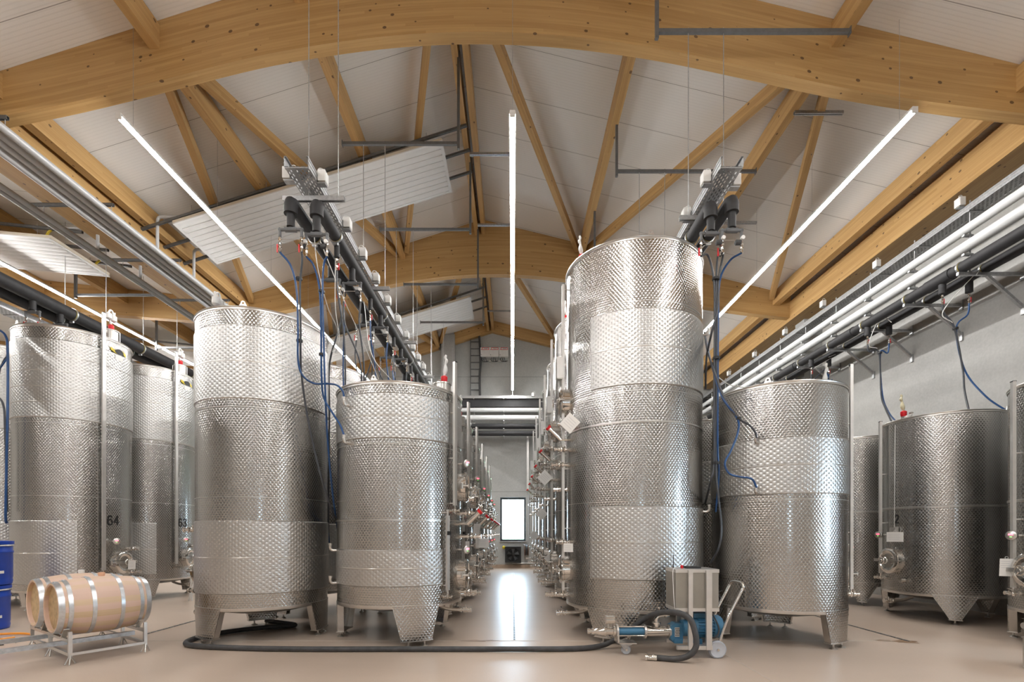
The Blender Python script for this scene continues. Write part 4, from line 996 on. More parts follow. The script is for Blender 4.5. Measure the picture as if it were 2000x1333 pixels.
# right wall: brackets, pipes, tray
YBR = [-7.0, -4.7, -2.4, -.1, 2.2, 4.5, 5.9, 7.0, 8.13, 9.25, 10.4, 11.5, 12.7, 13.9, 15.1, 16.3, 17.5, 18.7]
for i, y in enumerate(YBR):
    t = thing('wall_bracket', 'galvanised bracket with sloping strut on the right wall, %s from the camera' % ORD[i - 6] if i > 5 else 'galvanised bracket on the right wall beside or behind the camera', 'bracket', (0, y, 0), 0, 'brackets on the right wall')
    MB().bar((7.48, 0, H + 4.36), (8.6, 0, H + 4.36), .045, .05).build('arm', 'galvanised_steel', t, False)
    MB().bar((7.98, .0, H + 4.33), (8.58, .0, H + 3.8), .045, .045, up=(0, 1, 0)).build('strut', 'galvanised_steel', t, False)
    MB().box((8.585, 0, H + 3.76), (.03, .06, .16)).build('base_plate', 'galvanised_steel', t, False)
    MB().box((8.585, 0, H + 4.36), (.03, .07, .2)).build('base_plate', 'galvanised_steel', t, False)
    MB().cyl((7.72, 0.03, H + 4.38), (7.72, 0.03, H + 5.62), .012, n=8).build('riser', 'galvanised_steel', t)
    for z in (4.70, 5.02): MB().box((7.68, 0.03, H + z), (.16, .05, .03)).build('pipe_rest', 'galvanised_steel', t, False)
yA, yB = YF + .02, 19.55
pb1 = insulated_pipe([(7.60, yA, H + 4.49), (7.60, yB, H + 4.49)], .095, 'black insulated pipe on the outer ends of the right wall brackets', clamps=[((7.60, y + .05, H + 4.49), (0, 1, 0)) for y in YBR])
pb2 = insulated_pipe([(7.98, yA, H + 4.47), (7.98, yB, H + 4.47)], .085, 'black insulated pipe nearer the wall on the right wall brackets', clamps=[((7.98, y + .05, H + 4.47), (0, 1, 0)) for y in YBR])
for i, y in enumerate((6.3, 8.6, 11.0, 13.2, 15.4)):
    MB().cyl((7.60, y - .25, H + 4.49), (7.60, y + .25, H + 4.49), .108, n=20).build('tee_sleeve', 'black_insulation', pb1)
insulated_pipe([(7.645, yA, H + 4.83), (7.645, yB, H + 4.83)], .09, 'thick white pipe on the right wall, lower of two', 'white_pipe', grp='white pipes')
insulated_pipe([(7.66, yA, H + 5.13), (7.66, yB, H + 5.13)], .075, 'white pipe on the right wall, upper of two', 'white_pipe', grp='white pipes')
cable_tray(-7.9, 19.4, 7.66, 8.02, H + 5.42, 'perforated cable tray high along the right wall, above the white pipes', .11)
for i, y in enumerate((6.4, 8.22, 10.1, 11.85, 13.5, 15.2, 17.0)):
    junction_box((7.655, y, H + 5.62), -1, 'white junction box on the right wall cable tray, %s from the camera' % ORD[i], 'junction boxes on the right wall tray')
# hose pairs down to the tanks at the right wall
g3 = 'hoses at the right wall'
for i, (y, dst) in enumerate(((8.55, ((1893, 806, 7.95), (1971, 806, 7.75))), (10.35, ((1745, 832, 8.45), (1752, 826, 8.5))), (12.3, ((1618, 740, 11.9), (1625, 742, 12.0))), (14.2, None))):
    e1 = manifold((7.60, y, H + 4.42), .09, pb1, 'stub')[0]; e2 = manifold((7.98, y - .1, H + 4.40), .09, pb2, 'stub')[0]
    if not dst: continue
    md = at({0: 1866, 1: 1718, 2: 1612}[i], {0: 642, 1: 690, 2: 722}[i], y - .05); m2 = at({0: 1882, 1: 1722, 2: 1614}[i], {0: 722, 1: 770, 2: 730}[i], y - .08)
    wn_ = ['near', 'middle', 'far'][i]
    hose([e1, e1 + Vector((.03, 0, -.15)), md + Vector((-.015, 0, 0)), m2 + Vector((-.015, 0, 0)), (Vector(m2) + at(*dst[0])) / 2 + Vector((-.03, 0, 0)), at(*dst[0])], .0145, 'hose_black', 'dark hose of the %s pair hanging from the right wall pipes' % wn_, grp=g3)
    hose([e2, e2 + Vector((-.03, 0, -.2)), md + Vector((.015, 0, 0)), m2 + Vector((.015, 0, 0)), (Vector(m2) + at(*dst[1])) / 2 + Vector((.0, 0, -.1)), at(*dst[1])], .0135, 'hose_blue', 'blue hose of the %s pair hanging from the right wall pipes' % wn_, grp=g3)
    cpt = at({0: 1910, 1: 1720, 2: 1640}[i], {0: 530, 1: 620, 2: 690}[i], y - .3)
    hose([(7.72, y - .5, H + 4.3), cpt, (e1 + md) / 2 + Vector((-.1, 0, .1)), md + Vector((-.05, 0, .1))], .007, 'white_plastic', 'thin pale cable beside the %s hose pair at the right wall' % wn_, 'cable', 'thin white cables', name='signal_cable')
    tag(MB().cyl(md + Vector((0, 0, .015)), md - Vector((0, 0, .015)), .045, n=10).build('cable_tie', 'ink_black'), 'black cable tie on the %s hose pair at the right wall' % wn_, 'cable tie', 'cable ties')

# end wall: the same services cross the wall above the window
yE = 19.55
cable_tray_ = None
t = thing('cable_tray', 'cable tray crossing the end wall above the white pipes', 'cable tray', (0, 0, 0), 0, 'perforated cable trays')
MB().box((1.2, yE, H + 5.42), (13.6, .3, .008)).build('tray_bottom', 'galvanised_steel', t, False)
for dy in (-.15, .15): MB().box((1.2, yE + dy, H + 5.47), (13.6, .005, .11)).build('side_rail', 'galvanised_steel', t, False)
MB().box((1.2, yE - .02, H + 5.25), (13.6, .03, .30)).build('cable_loom', 'black_insulation', t, False)
for z, r_, l, m_ in ((4.98, .085, 'upper white pipe crossing the end wall', 'white_pipe'), (4.66, .11, 'lower white pipe crossing the end wall', 'white_pipe'), (4.32, .105, 'upper black pipe crossing the end wall', 'black_insulation'), (4.03, .10, 'lower black pipe crossing the end wall', 'black_insulation')):
    insulated_pipe([(-5.6, yE, H + z), (7.5, yE, H + z)], r_, l, m_, grp='pipes across the end wall')
for i, x in enumerate((-4.2, -1.55, -.35, 1.6, 4.3)):
    t = thing('pipe_hanger', 'galvanised wall hanger of the end wall pipes, %s from the left' % ORD[i], 'bracket', (x, 0, 0), 0, 'hangers on the end wall')
    MB().bar((0, yE + .14, H + 3.9), (0, yE + .14, H + 5.4), .04, .04).build('upright', 'satin_steel', t, False)
    for z in (3.9, 4.2, 4.52, 4.88, 5.40): MB().bar((0, yE - .15, H + z), (0, YB, H + z), .04, .03).build('arm', 'galvanised_steel', t, False)
junction_box((at(1043, 0, 19.4).x, 19.38, H + 5.55), -1, 'white junction box on the end wall cable tray', 'end wall boxes')
# far left services in the side hall
cable_tray(-7.9, 19.0, -9.6, -9.3, H + 4.12, 'cable tray over the left tank rows, beside the black pipes', .1)
lp = []
for x, z, l in ((-8.93, 4.43, 'black insulated pipe over the left tanks, right one of two'), (-9.2, 4.36, 'black insulated pipe over the left tanks, left one of two')):
    lp.append(insulated_pipe([(x, YF + .02, H + z), (x, 18.8, H + z)], .12, l, clamps=[((x, y, H + z), (0, 1, 0)) for y in (8.0, 9.8, 11.6, 13.4, 15.2)]))
g4 = 'hoses over the left tanks'
for i, (x, y) in enumerate(((-8.93, 9.0), (-8.93, 9.55), (-8.93, 10.9))):
    es = manifold((x, y, H + 4.34), .085, lp[0], ('red', 'dial', 'dial')[i], .26)
    for j, e0 in enumerate(es):
        hose([e0, e0 + Vector((.03, 0, -.2)), Vector((x - .5, y - .1, e0.z - .8)), Vector((x - .55, y - .1, 3.2))], .0135, 'hose_blue' if (i + j) % 2 else 'hose_black', '%s hose behind the rim of the left tanks, %s manifold, %s drop' % ('blue' if (i + j) % 2 else 'dark', ORD[i], ORD[j]), grp=g4, k=5, n=7)
for i, y in enumerate((7.6, 10.4, 12.6, 15.0, 5.0, 1.5, -2.0, -6.0)):
    for x in (-9.62, -8.74):
        rod(x, y, H + 4.07, roofz(x) - .02, 'thin hanger rod of the far left tray, %s one, %s from the camera' % ('left' if x < -9 else 'right', ORD[i]))
    channel((-9.66, y, H + 4.07), (-8.7, y, H + 4.07), 'short channel under the far left pipes, %s from the camera' % ORD[i], 'short channels carrying trays and pipes', 'galvanised_steel')
hose([at(-12, 640, 8.35), at(10, 655, 8.3), at(15, 690, 8.25), at(15, 800, 8.2), at(13, 900, 8.2), at(11, 1010, 8.2), at(14, 1021, 8.3)], .018, 'hose_blue', 'dark blue hose down the left edge of the tank numbered 64', grp=g4)
hose([at(-10, 770, 8.4), at(6, 790, 8.35), at(10, 840, 8.3), at(14, 1000, 8.3)], .016, 'hose_black', 'dark hose beside the left edge of the tank numbered 64', grp=g4)

# grey pipe bundle in the valley
for i, (x, z, r_) in enumerate(((-7.24, 5.76, .055), (-7.40, 5.76, .05), (-7.53, 5.75, .05), (-7.68, 5.74, .07), (-8.46, 5.74, .05), (-8.58, 5.74, .05))):
    o = MB().cyl((x, YF + .02, H + z), (x, 19.0, H + z), r_, n=16).build('grey_pipe', 'grey_pipe')
    tag(o, 'long grey pipe under the valley beams, %s from the right' % ORD[i], 'pipe', 'grey pipes under the valley beams')
for y in (-6.0, -2.5, 1.0, 4.5): channel((-8.7, y, H + 5.93), (-7.2, y, H + 5.93), 'dark channel under the valley beams beside the camera', 'channels carrying the grey pipes')
for i, y in enumerate((6.9, 8.73, 10.5, 12.3, 14.4, 16.2)):
    channel((-8.7, y, H + 5.93), (-7.2, y, H + 5.93), 'dark channel crossing under the valley beams, %s from the camera' % ORD[i], 'channels carrying the grey pipes')
    for x, z in ((-7.24, 5.8), (-7.68, 5.8), (-8.46, 5.79), (-8.58, 5.79)):
        rod(x, y, H + z - .01, H + 5.92, 'short rod holding grey pipes at the %s valley channel, x=%s' % (ORD[i], {-7.24: 'outer right', -7.68: 'inner left pipe', -8.46: 'left pair right', -8.58: 'left pair left'}[x]) if False else 'short rod between grey pipes and the %s valley channel, %s' % (ORD[i], {-7.24: 'rightmost', -7.68: 'second from right', -8.46: 'third from right', -8.58: 'leftmost'}[x]), 'short pipe rods')

# radiant ceiling panels
def radiant(xa, xb, za, zb, y0, y1, label):
    """ribbed white panel from (xa, za) to (xb, zb), hung under the roof slope"""
    t = thing('radiant_panel', label, 'ceiling panel', (0, 0, 0), 0, 'white ceiling heating panels')
    a, b = Vector((xa, 0, za)), Vector((xb, 0, zb)); d = (b - a).normalized(); nrm = Vector((-d.z, 0, d.x)); L = (b - a).length
    if nrm.z < 0: nrm = -nrm
    k = 9; Wd = y1 - y0; V = []; prof = []
    for i in range(k):
        s0 = y0 + .05 + (Wd - .1) * i / k; s1 = y0 + .05 + (Wd - .1) * (i + 1) / k
        for f, hh in ((0, .03), (.05, .03), (.07, 0), (.3, -.016), (.55, -.02), (.8, -.014), (.97, 0)): prof.append((s0 + (s1 - s0) * f, hh))
    prof.append((y1 - .05, 0))
    for y, h in prof: V += [a + d * .06 + nrm * h + Vector((0, y, 0)), b - d * .06 + nrm * h + Vector((0, y, 0))]
    mb = MB(); mb.add(V, [(2 * i, 2 * i + 1, 2 * i + 3, 2 * i + 2) for i in range(len(prof) - 1)]); mb.build('ribbed_sheet', 'panel_white', t)
    fr = MB()
    for y in (y0 + .025, y1 - .025): fr.bar(a + Vector((0, y, 0)) + nrm * .0, b + Vector((0, y, 0)), .05, .02, up=nrm)
    for p in (a + d * .03, b - d * .03): fr.bar(p + Vector((0, y0, 0)), p + Vector((0, y1, 0)), .06, .022, up=nrm)
    fr.build('frame', 'panel_white', t, False)
    bk = MB(); bk.bar((a + b) / 2 + Vector((0, y0 + .02, 0)) + nrm * .045, (a + b) / 2 + Vector((0, y1 - .02, 0)) + nrm * .045, L, .06, up=nrm); bk.build('insulation_back', 'panel_cream', t, False)
    for fy in (.08, .5, .92):
        y = y0 + Wd * fy
        for f in (.06, .34, .66, .94):
            p = a + d * (L * f) + nrm * .07 + Vector((0, y, 0)); MB().cyl(p, p + Vector((0, 0, .28)), .005, n=6).build('chain', 'galvanised_steel', t)
    return a, b
for y0, y1, nm in ((9.74, 11.2, 'near'), (16.2, 17.8, 'far')):
    radiant(-6.85, -1.41, H + 6.24, H + 7.92, y0, y1, 'long white ribbed heating panel under the left roof slope, %s one' % nm)
    radiant(-15.5, -9.32, H + 6.50, H + 5.94, y0, y1, 'white ribbed heating panel of the side hall, %s one' % nm)
    for j, y in enumerate((y0 + .1, (y0 + y1) / 2, y1 - .1)):
        channel((-7.55, y, roofz(-7.55) - .47), (-.93, y, roofz(-.93) - .47), 'dark sloping rail above the %s left heating panel, %s of three' % (nm, ORD[j]), 'rails above the heating panels')
        channel((-15.6, y, roofz(-15.6) - .5), (-8.75, y, roofz(-8.75) - .5), 'dark rail above the %s side hall heating panel, %s of three' % (nm, ORD[j]), 'rails above the heating panels')
    for j, (dy, zz) in enumerate(((.12, .0), (1.25, -.05))):
        y = y0 + dy; x0 = -7.24
        o = MB().tube(spline([Vector((x0, y, H + 5.78)), Vector((x0, y, H + 6.3)), Vector((x0 + .02, y, H + 6.42)), Vector((x0 + .1, y, H + 6.45)), Vector((-6.80, y, H + 6.45))], 4), .03, 10).build('feed_pipe', 'grey_pipe')
        tag(o, 'bent grey feed pipe from the valley pipes to the %s left heating panel, %s end' % (nm, 'near' if j == 0 else 'far'), 'pipe', 'feed pipes of the heating panels')
        o = MB().tube(spline([Vector((-6.80, y, H + 6.45)), Vector((-6.68, y, H + 6.44)), Vector((-6.62, y, H + 6.40)), Vector((-6.6, y, H + 6.37))], 4), .022, 8).build('flexible_connector', 'yellow_plastic')
        tag(o, 'short yellow connector at the %s left heating panel, %s end' % (nm, 'near' if j == 0 else 'far'), 'connector', 'yellow panel connectors')
        o = MB().tube(spline([Vector((-8.46, y, H + 5.76)), Vector((-8.46, y, H + 6.12)), Vector((-8.5, y, H + 6.2)), Vector((-8.6, y, H + 6.22)), Vector((-9.2, y, H + 6.22))], 4), .03, 10).build('feed_pipe', 'grey_pipe')
        tag(o, 'bent grey feed pipe from the valley pipes to the %s side hall panel, %s end' % (nm, 'near' if j == 0 else 'far'), 'pipe', 'feed pipes of the heating panels')
        o = MB().tube(spline([Vector((-9.2, y, H + 6.22)), Vector((-9.35, y, H + 6.21)), Vector((-9.45, y, H + 6.15)), Vector((-9.5, y, H + 6.07))], 4), .022, 8).build('flexible_connector', 'yellow_plastic')
        tag(o, 'short yellow connector at the %s side hall panel, %s end' % (nm, 'near' if j == 0 else 'far'), 'connector', 'yellow panel connectors')
# drop frame in the side hall and slotted rails of the strip lights
for i, (y, z) in enumerate(((11.9, 5.86), (14.6, 5.6))):
    t = thing('channel_frame', 'grey channel frame of the side hall, %s from the camera' % ORD[i], 'channel', (0, y, 0), 0, 'channel frames of the side hall')
    MB().bar((-10.75, 0, H + z), (-8.6, 0, H + z), .05, .055).build('cross_channel', 'dark_galvanised', t, False)
    MB().bar((-10.75, 0, H + z - .08), (-10.75, 0, roofz(-10.75) - .4), .05, .05).build('drop_channel', 'dark_galvanised', t, False)
for i, y in enumerate((8.05, 10.9)):
    channel((4.69, y, H + 7.0), (5.5, y, H + 7.0), 'slotted rail from purlin to the right strip light, %s from the camera' % ORD[i], 'slotted rails of the strip lights', 'galvanised_steel', .05, .05)
for i, y in enumerate((10.2, 12.55, 15.0, 17.4)):
    channel((-.9, y, H + 8.0), (0.02, y, H + 8.0), 'slotted rail from ridge to the middle strip light, %s from the camera' % ORD[i], 'slotted rails of the strip lights', 'galvanised_steel', .05, .05)

# ================================================================== END WALL DETAILS
# three electrical boxes with red-edged notices
for i, u in enumerate((947.5, 965.5, 984)):
    p = at(u, 690, 20.12); t = thing('electrical_box', 'pale electrical box high on the end wall, %s of three in a line' % ('left one', 'middle one', 'right one')[i], 'electrical box', (p.x, 20.19, p.z), 0, 'electrical boxes on the end wall')
    MB().box((0, -.09, 0), (.38, .18, .38)).box((0, -.185, -.01), (.36, .012, .35)).build('housing', 'white_plastic', t, False)
    n_ = MB().box((0.02, -.193, .135), (.29, .004, .095), 0); n_.box((0.02, -.196, .135), (.25, .003, .06), 1)
    for k in range(2): n_.box((0.04, -.198, .148 - k * .026), (.17 - .04 * k, .002, .008), 2)
    n_.build('notice', ['red_plastic', 'paper', 'ink_black'], t, False)
    for z in (.1, -.12): MB().box((-.15, -.193, z), (.02, .006, .03)).build('latch', 'ink_black', t, False)
    c = MB()
    for k in range(3): c.tube(spline([(-.1 + k * .06, -.09, -.19), (-.14 + k * .09, -.09, -.28), (-.05 + k * .05, -.08, -.36), (.1 + .03 * k, -.08, -.33)], 4), .012, 6)
    c.build('cables', 'black_rubber', t)
for i, u in enumerate((951, 972)):
    p = at(u, 706, 20.15); tag(MB().box((p.x, 20.16, p.z), (.34, .08, .05)).build('cable_duct', 'aluminium', None, False), 'short grey cable duct under the electrical boxes, %s one' % ('left', 'right')[i], 'cable duct')
# ladder tray with black riser cable
x0, x1 = at(919, 0, 20.1).x, at(937, 0, 20.1).x; z0, z1 = at(0, 782, 20.1).z, at(0, 662, 20.1).z
t = thing('cable_ladder', 'grey cable ladder climbing the end wall left of the electrical boxes', 'cable ladder', (0, 0, 0))
for x in (x0, x1): MB().box((x, 20.12, (z0 + z1) / 2), (.03, .08, z1 - z0)).build('side_rail', 'dark_galvanised', t, False)
for i in range(9): MB().box(((x0 + x1) / 2, 20.12, z0 + .15 + i * .285), (x1 - x0, .03, .035)).build('rung', 'dark_galvanised', t, False)
tag(MB().tube(spline([(x1 + .02, 20.05, z0 - .1), (x1 + .0, 20.05, z0 + .9), (x1 + .04, 20.05, z0 + 1.6), (x1 - .01, 20.05, z1), (x1 - .03, 20.05, z1 + .12)], 5), .045, 8).build('cable_riser', 'black_rubber'), 'thick black cable running up the end wall beside the cable ladder', 'cable')
# conduits right of the window
xq = at(1031, 0, 20.1).x
tag(MB().box((xq, 20.15, 4.35), (.09, .08, 2.3)).build('wall_duct', 'aluminium', None, False), 'pale vertical cable duct on the end wall right of the window', 'cable duct')
tag(MB().cyl((xq + .03, 20.17, 1.2), (xq + .03, 20.17, 3.2), .02, n=8).build('conduit', 'grey_pipe'), 'thin grey conduit below the pale duct right of the window', 'conduit')
tag(MB().cyl((.0, 20.16, at(0, 1101, 20.1).z), (1.4, 20.16, at(0, 1101, 20.1).z), .018, n=8).build('conduit', 'aluminium'), 'horizontal conduit on the end wall below the black fan', 'conduit')
# fan
p = at(1002, 1084, 20.0); t = thing('wall_fan', 'square black wall fan below the end window', 'fan', (p.x, 20.19, p.z))
hs_ = .33; fr = MB()
for dx, dz, sx, sz in ((0, hs_ - .03, .66, .06), (0, -hs_ + .03, .66, .06), (hs_ - .03, 0, .06, .54), (-hs_ + .03, 0, .06, .54)): fr.box((dx, -.12, dz), (sx, .24, sz))
n_ = 32; V = []
ring = [(.27 * math.cos(2 * math.pi * k / n_), .27 * math.sin(2 * math.pi * k / n_)) for k in range(n_)]
out = [(max(-.3, min(.3, .5 * math.cos(2 * math.pi * k / n_))), max(-.3, min(.3, .5 * math.sin(2 * math.pi * k / n_)))) for k in range(n_)]
fr.add([(a, -.2, b) for a, b in ring] + [(a, -.2, b) for a, b in out], [(k, (k + 1) % n_, n_ + (k + 1) % n_, n_ + k) for k in range(n_)])
fr.box((0, -.01, 0), (.6, .02, .6), 0)
fr.build('housing', 'ink_black', t, False)
for k in range(5):
    a = k * 2 * math.pi / 5 + .3; b = MB(); V = []
    for r in (.07, .16, .25):
        for da in (-.3, .3): V.append((r * math.cos(a + da), -.14 + da * .1, r * math.sin(a + da)))
    b.add(V, [(0, 1, 3, 2), (2, 3, 5, 4)]); b.build('blade', 'grey_plastic', t)
MB().lathe([(.08, 0), (.08, .05), (.05, .07), (.01, .075)], (0, -.12, 0), (0, -1, 0), 20).build('hub', 'ink_black', t)
g = MB()
for r in (.1, .15, .2, .255): g.torus((0, -.215, 0), (0, 1, 0), r, .005, 32, 6)
for k in range(4): g.cyl((0, -.215, 0), (.26 * math.cos(k * 1.57 + .78), -.215, .26 * math.sin(k * 1.57 + .78)), .005, n=6)
g.build('guard', 'ink_black', t)
p = at(984, 1070, 20.0); t = thing('warning_lamp', 'small orange yellow lamp beside the top of the wall fan', 'lamp', (p.x, 20.19, p.z))
MB().cyl((0, 0, 0), (0, -.1, 0), .05, n=14).build('base', 'grey_plastic', t); MB().ball((0, -.15, 0), .075).build('dome', 'yellow_plastic', t)
p = at(1028, 1075, 20.0); t = thing('hose_reel', 'dark hose reel on the end wall right of the fan', 'hose reel', (p.x, 20.19, p.z))
MB().box((0, -.03, 0), (.2, .06, .5)).bar((-.11, -.2, .22), (-.11, -.03, .22), .03, .05).bar((.11, -.2, .22), (.11, -.03, .22), .03, .05).build('bracket', 'galvanised_steel', t, False)
MB().lathe([(.14, -.09), (.24, -.085), (.24, -.06), (.15, -.05)], (0, -.28, 0), (1, 0, 0), 28).lathe([(.15, .05), (.24, .06), (.24, .085), (.14, .09)], (0, -.28, 0), (1, 0, 0), 28).build('reel', 'reel_brown', t)
MB().lathe([(.21, -.055), (.225, -.03), (.21, 0), (.225, .03), (.21, .055)], (0, -.28, 0), (1, 0, 0), 28).build('wound_hose', 'black_rubber', t)

# ================================================================== BARRELS AND RACK
BA = math.atan2(.835, .55)         # axis direction on the floor
ax_ = Vector((math.cos(BA), math.sin(BA), 0)); pp_ = Vector((ax_.y, -ax_.x, 0))
BC = Vector((-4.98, 5.83, .60))
def barrel(c, label, bung):
    t = thing('wine_barrel', label, 'barrel', c, BA, 'wine barrels')
    L = .87; Rb, Rh = .335, .282; n = 48
    def rad(u): return Rb - (Rb - Rh) * (abs(u) / (L / 2)) ** 2.0
    xs = [-L / 2 + L * i / 24 for i in range(25)]
    mb = MB(); R = [[Vector((x, rad(x) * math.cos(2 * math.pi * k / n), rad(x) * math.sin(2 * math.pi * k / n))) for k in range(n)] for x in xs]
    mb.rings(R, 0, False, False, False, lambda i, k: (xs[min(i, 24)], 2 * math.pi * k / n * .345))
    for s_ in (-1, 1):   # chime and recess
        e = [[Vector((s_ * x, r * math.cos(2 * math.pi * k / n), r * math.sin(2 * math.pi * k / n))) for k in range(n)] for x, r in ((L / 2, rad(L / 2)), (L / 2 + .004, rad(L / 2) - .012), (L / 2 - .002, rad(L / 2) - .026), (L / 2 - .055, rad(L / 2) - .02))]
        mb.rings(e, 0, False, False, False, lambda i, k: (i * .02, 2 * math.pi * k / n * .3))
    mb.build('staves', 'oak_staves', t)
    for s_ in (-1, 1): MB().cyl((s_ * (L / 2 - .06), 0, 0), (s_ * (L / 2 - .04), 0, 0), rad(L / 2) - .018, n=48).build('head', 'oak_head', t)
    for s_ in (-1, 1):
        for x0, x1 in ((.382, .436), (.312, .354), (.112, .153)):
            prof = [(rad(x0), x0), (rad(x0) + .004, x0 + .001), (rad(x1) + .0045, x1 - .001), (rad(x1), x1)]
            h = MB().lathe([(r, s_ * z) for r, z in prof], (0, 0, 0), (1, 0, 0), 48, capa=False, capb=False)
            h.ball((s_ * (x0 + x1) / 2, .02, rad((x0 + x1) / 2) + .004), .008, 0, 6); h.ball((s_ * (x0 + x1) / 2, -.02, rad((x0 + x1) / 2) + .004), .008, 0, 6)
            h.build('hoop', 'hoop_zinc', t)
    MB().lathe([(.03, -.01), (.034, .025), (.034, .045), (.03, .05)], (0.02, 0, Rb - .008), (0, 0, 1), 18).build('bung', bung, t)
    return t
barrel(BC, 'pale oak wine barrel with zinc hoops, front one on the steel rack, clay coloured bung', 'clay_bung')
barrel(BC - pp_ * .71, 'pale oak wine barrel half hidden behind the front barrel, white bung', 'white_plastic')
t = thing('barrel_rack', 'tubular steel rack carrying the two barrels, with long rails running left', 'rack', (BC.x - pp_.x * .365, BC.y - pp_.y * .365, 0), BA)
# local x along the barrels, local -y towards the front barrel side
tk = .034
for sx in (-.36, .34):
    cr = MB(); cr.bar((sx, -.72, .26), (sx, .72, .26), tk, tk); cr.bar((sx, -.72, .11), (sx, .72, .11), tk, tk)
    for yb in (-.365, .365):
        for s_ in (-1, 1): cr.bar((sx, yb + s_ * .13, .275), (sx, yb + s_ * .24, .375), .05, .012)
    cr.build('cross_frame', 'satin_steel', t, False)
    for y in (-.72, -.02, .72):
        lg = MB().bar((sx, y, .085), (sx, y, .36 if abs(y) > .5 else .28), tk, tk).build('upright', 'satin_steel', t, False)
        f = MB(); f.cyl((sx, y, .10), (sx - .045, y, .0045), .0075, n=8); f.cyl((sx, y, .10), (sx + .045, y, .0045), .0075, n=8); f.cyl((sx - .045, y, .008), (sx - .045, y, .004), .012, n=8)
        f.cyl((sx, y - .02, .10), (sx - .02, y - .06, .0055), .0075, n=8); f.build('foot', 'satin_steel', lg)
MB().bar((-.36, -.72, .11), (.34, -.72, .11), .03, .03).build('tie_bar', 'satin_steel', t, False)
MB().bar((-.36, .72, .11), (.34, .72, .11), .03, .03).build('tie_bar', 'satin_steel', t, False)
for y in (-.33, .31): MB().bar((-1.9, y, .185), (.36, y, .185), .05, .05).build('long_rail', 'galvanised_steel', t, False)

# blue drums, orange hose
def drum(p, label, r=.27, h=.66):
    t = thing('plastic_drum', label, 'drum', p, 0, 'blue plastic drums')
    MB().lathe([(r * .9, 0), (r * .97, .01), (r, .06), (r * .98, .09), (r, .12), (r, h * .72), (r * 1.03, h * .74), (r * 1.03, h * .77), (r, h * .79), (r, h - .06), (r * .96, h - .02)], n=40, capb=False).build('body', 'drum_blue', t)
    MB().lathe([(r * 1.02, h - .05), (r * 1.05, h - .045), (r * 1.05, h), (r * .95, h + .004), (r * .9, h - .015), (.01, h - .015)], n=40, capa=False).build('lid', 'drum_blue', t)
    MB().lathe([(r * 1.035, h - .075), (r * 1.06, h - .065), (r * 1.035, h - .052)], n=40, capa=False, capb=False).build('clamp_ring', 'galvanised_steel', t)
    MB().box((r * .99, -.05, h * .30), (.01, .07, .04), 0).build('sticker', 'paper', t, False)
drum((-7.93, 7.27, 0), 'blue plastic drum standing on the floor at the left frame edge, lower one'); drum((-7.915, 7.27, .668), 'blue plastic drum stacked on another at the left frame edge, upper one', .285)
ring_ = lambda cx, cy, a, b, n=20, s0=.2, s1=5.9: [(cx + a * math.cos(s0 + (s1 - s0) * k / n), cy + b * math.sin(s0 + (s1 - s0) * k / n), .018 + .002 * k) for k in range(n + 1)]
hose([(x, y, z) for x, y, z in ring_(-6.96, 6.55, .36, .30)], .016, 'orange_rubber', 'orange hose coiled on the floor below the blue drums', grp='coiled floor hoses', k=3)
hose([(x, y, .016) for x, y, z in ring_(-7.0, 6.33, .46, .22)], .015, 'black_rubber', 'thin black hose lying beside the orange hose', grp='coiled floor hoses', k=3)

# ================================================================== PUMP TROLLEY
PY = 5.78; S = PY / F
PX = lambda u: (u - CX) * S
PZ = lambda v: H + (HY - v) * S
t = thing('pump_trolley', 'screw pump on a small wheeled steel trolley with a grey control box', 'pump', (PX(1300), PY, 0))
ox = PX(1300); lx = lambda u: PX(u) - ox
zA = PZ(1233.5)
def bx(u0, u1, v0, v1, y, dy, m, name, par=None):
    return MB().box(((lx(u0) + lx(u1)) / 2, y, (PZ(v0) + PZ(v1)) / 2), (abs(lx(u1) - lx(u0)), dy, abs(PZ(v0) - PZ(v1)))).build(name, m, par or t, False)
def lx_l(prof, m, name, z=zA, par=None, y=0.0): return MB().lathe([(r, lx(u)) for u, r in prof], (0, y, z), (1, 0, 0), 28).build(name, m, par or t)
# outlet, cone, gauge
lx_l([(1147.5, .022), (1147.5, .034), (1152, .034), (1152, .024), (1156, .024), (1156, .04), (1160, .04), (1160, .03), (1162, .032), (1178, .052), (1179, .058), (1183, .058), (1184, .045), (1196, .045), (1197, .062), (1202, .062)], 'polished_steel', 'outlet_cone')
MB().cyl((lx(1188), 0, zA + .04), (lx(1188), 0, zA + .09), .014, n=10).build('gauge_stem', 'satin_steel', t)
g = MB().cyl((lx(1182), -.02, PZ(1211)), (lx(1198), -.02, PZ(1211)), .052, n=28); g.lathe([(.055, 0), (.055, .008), (.045, .012)], (lx(1198), -.02, PZ(1211)), (1, 0, 0), 28); g.build('pressure_gauge', 'polished_steel', t)
lx_l([(1202.5, .085), (1206.5, .085)], 'satin_steel', 'flange'); lx_l([(1256.5, .085), (1260.5, .085)], 'satin_steel', 'flange'); lx_l([(1304.5, .08), (1308, .08)], 'satin_steel', 'flange')
lx_l([(1206, .052), (1257, .052)], 'pump_blue', 'stator')
for k in range(4):
    a = .6 + k * math.pi / 2
    MB().cyl((lx(1203), .073 * math.cos(a), zA + .073 * math.sin(a)), (lx(1260), .073 * math.cos(a), zA + .073 * math.sin(a)), .008, n=8).build('tie_rod', 'polished_steel', t)
lx_l([(1260, .062), (1305, .062)], 'polished_steel', 'suction_housing')
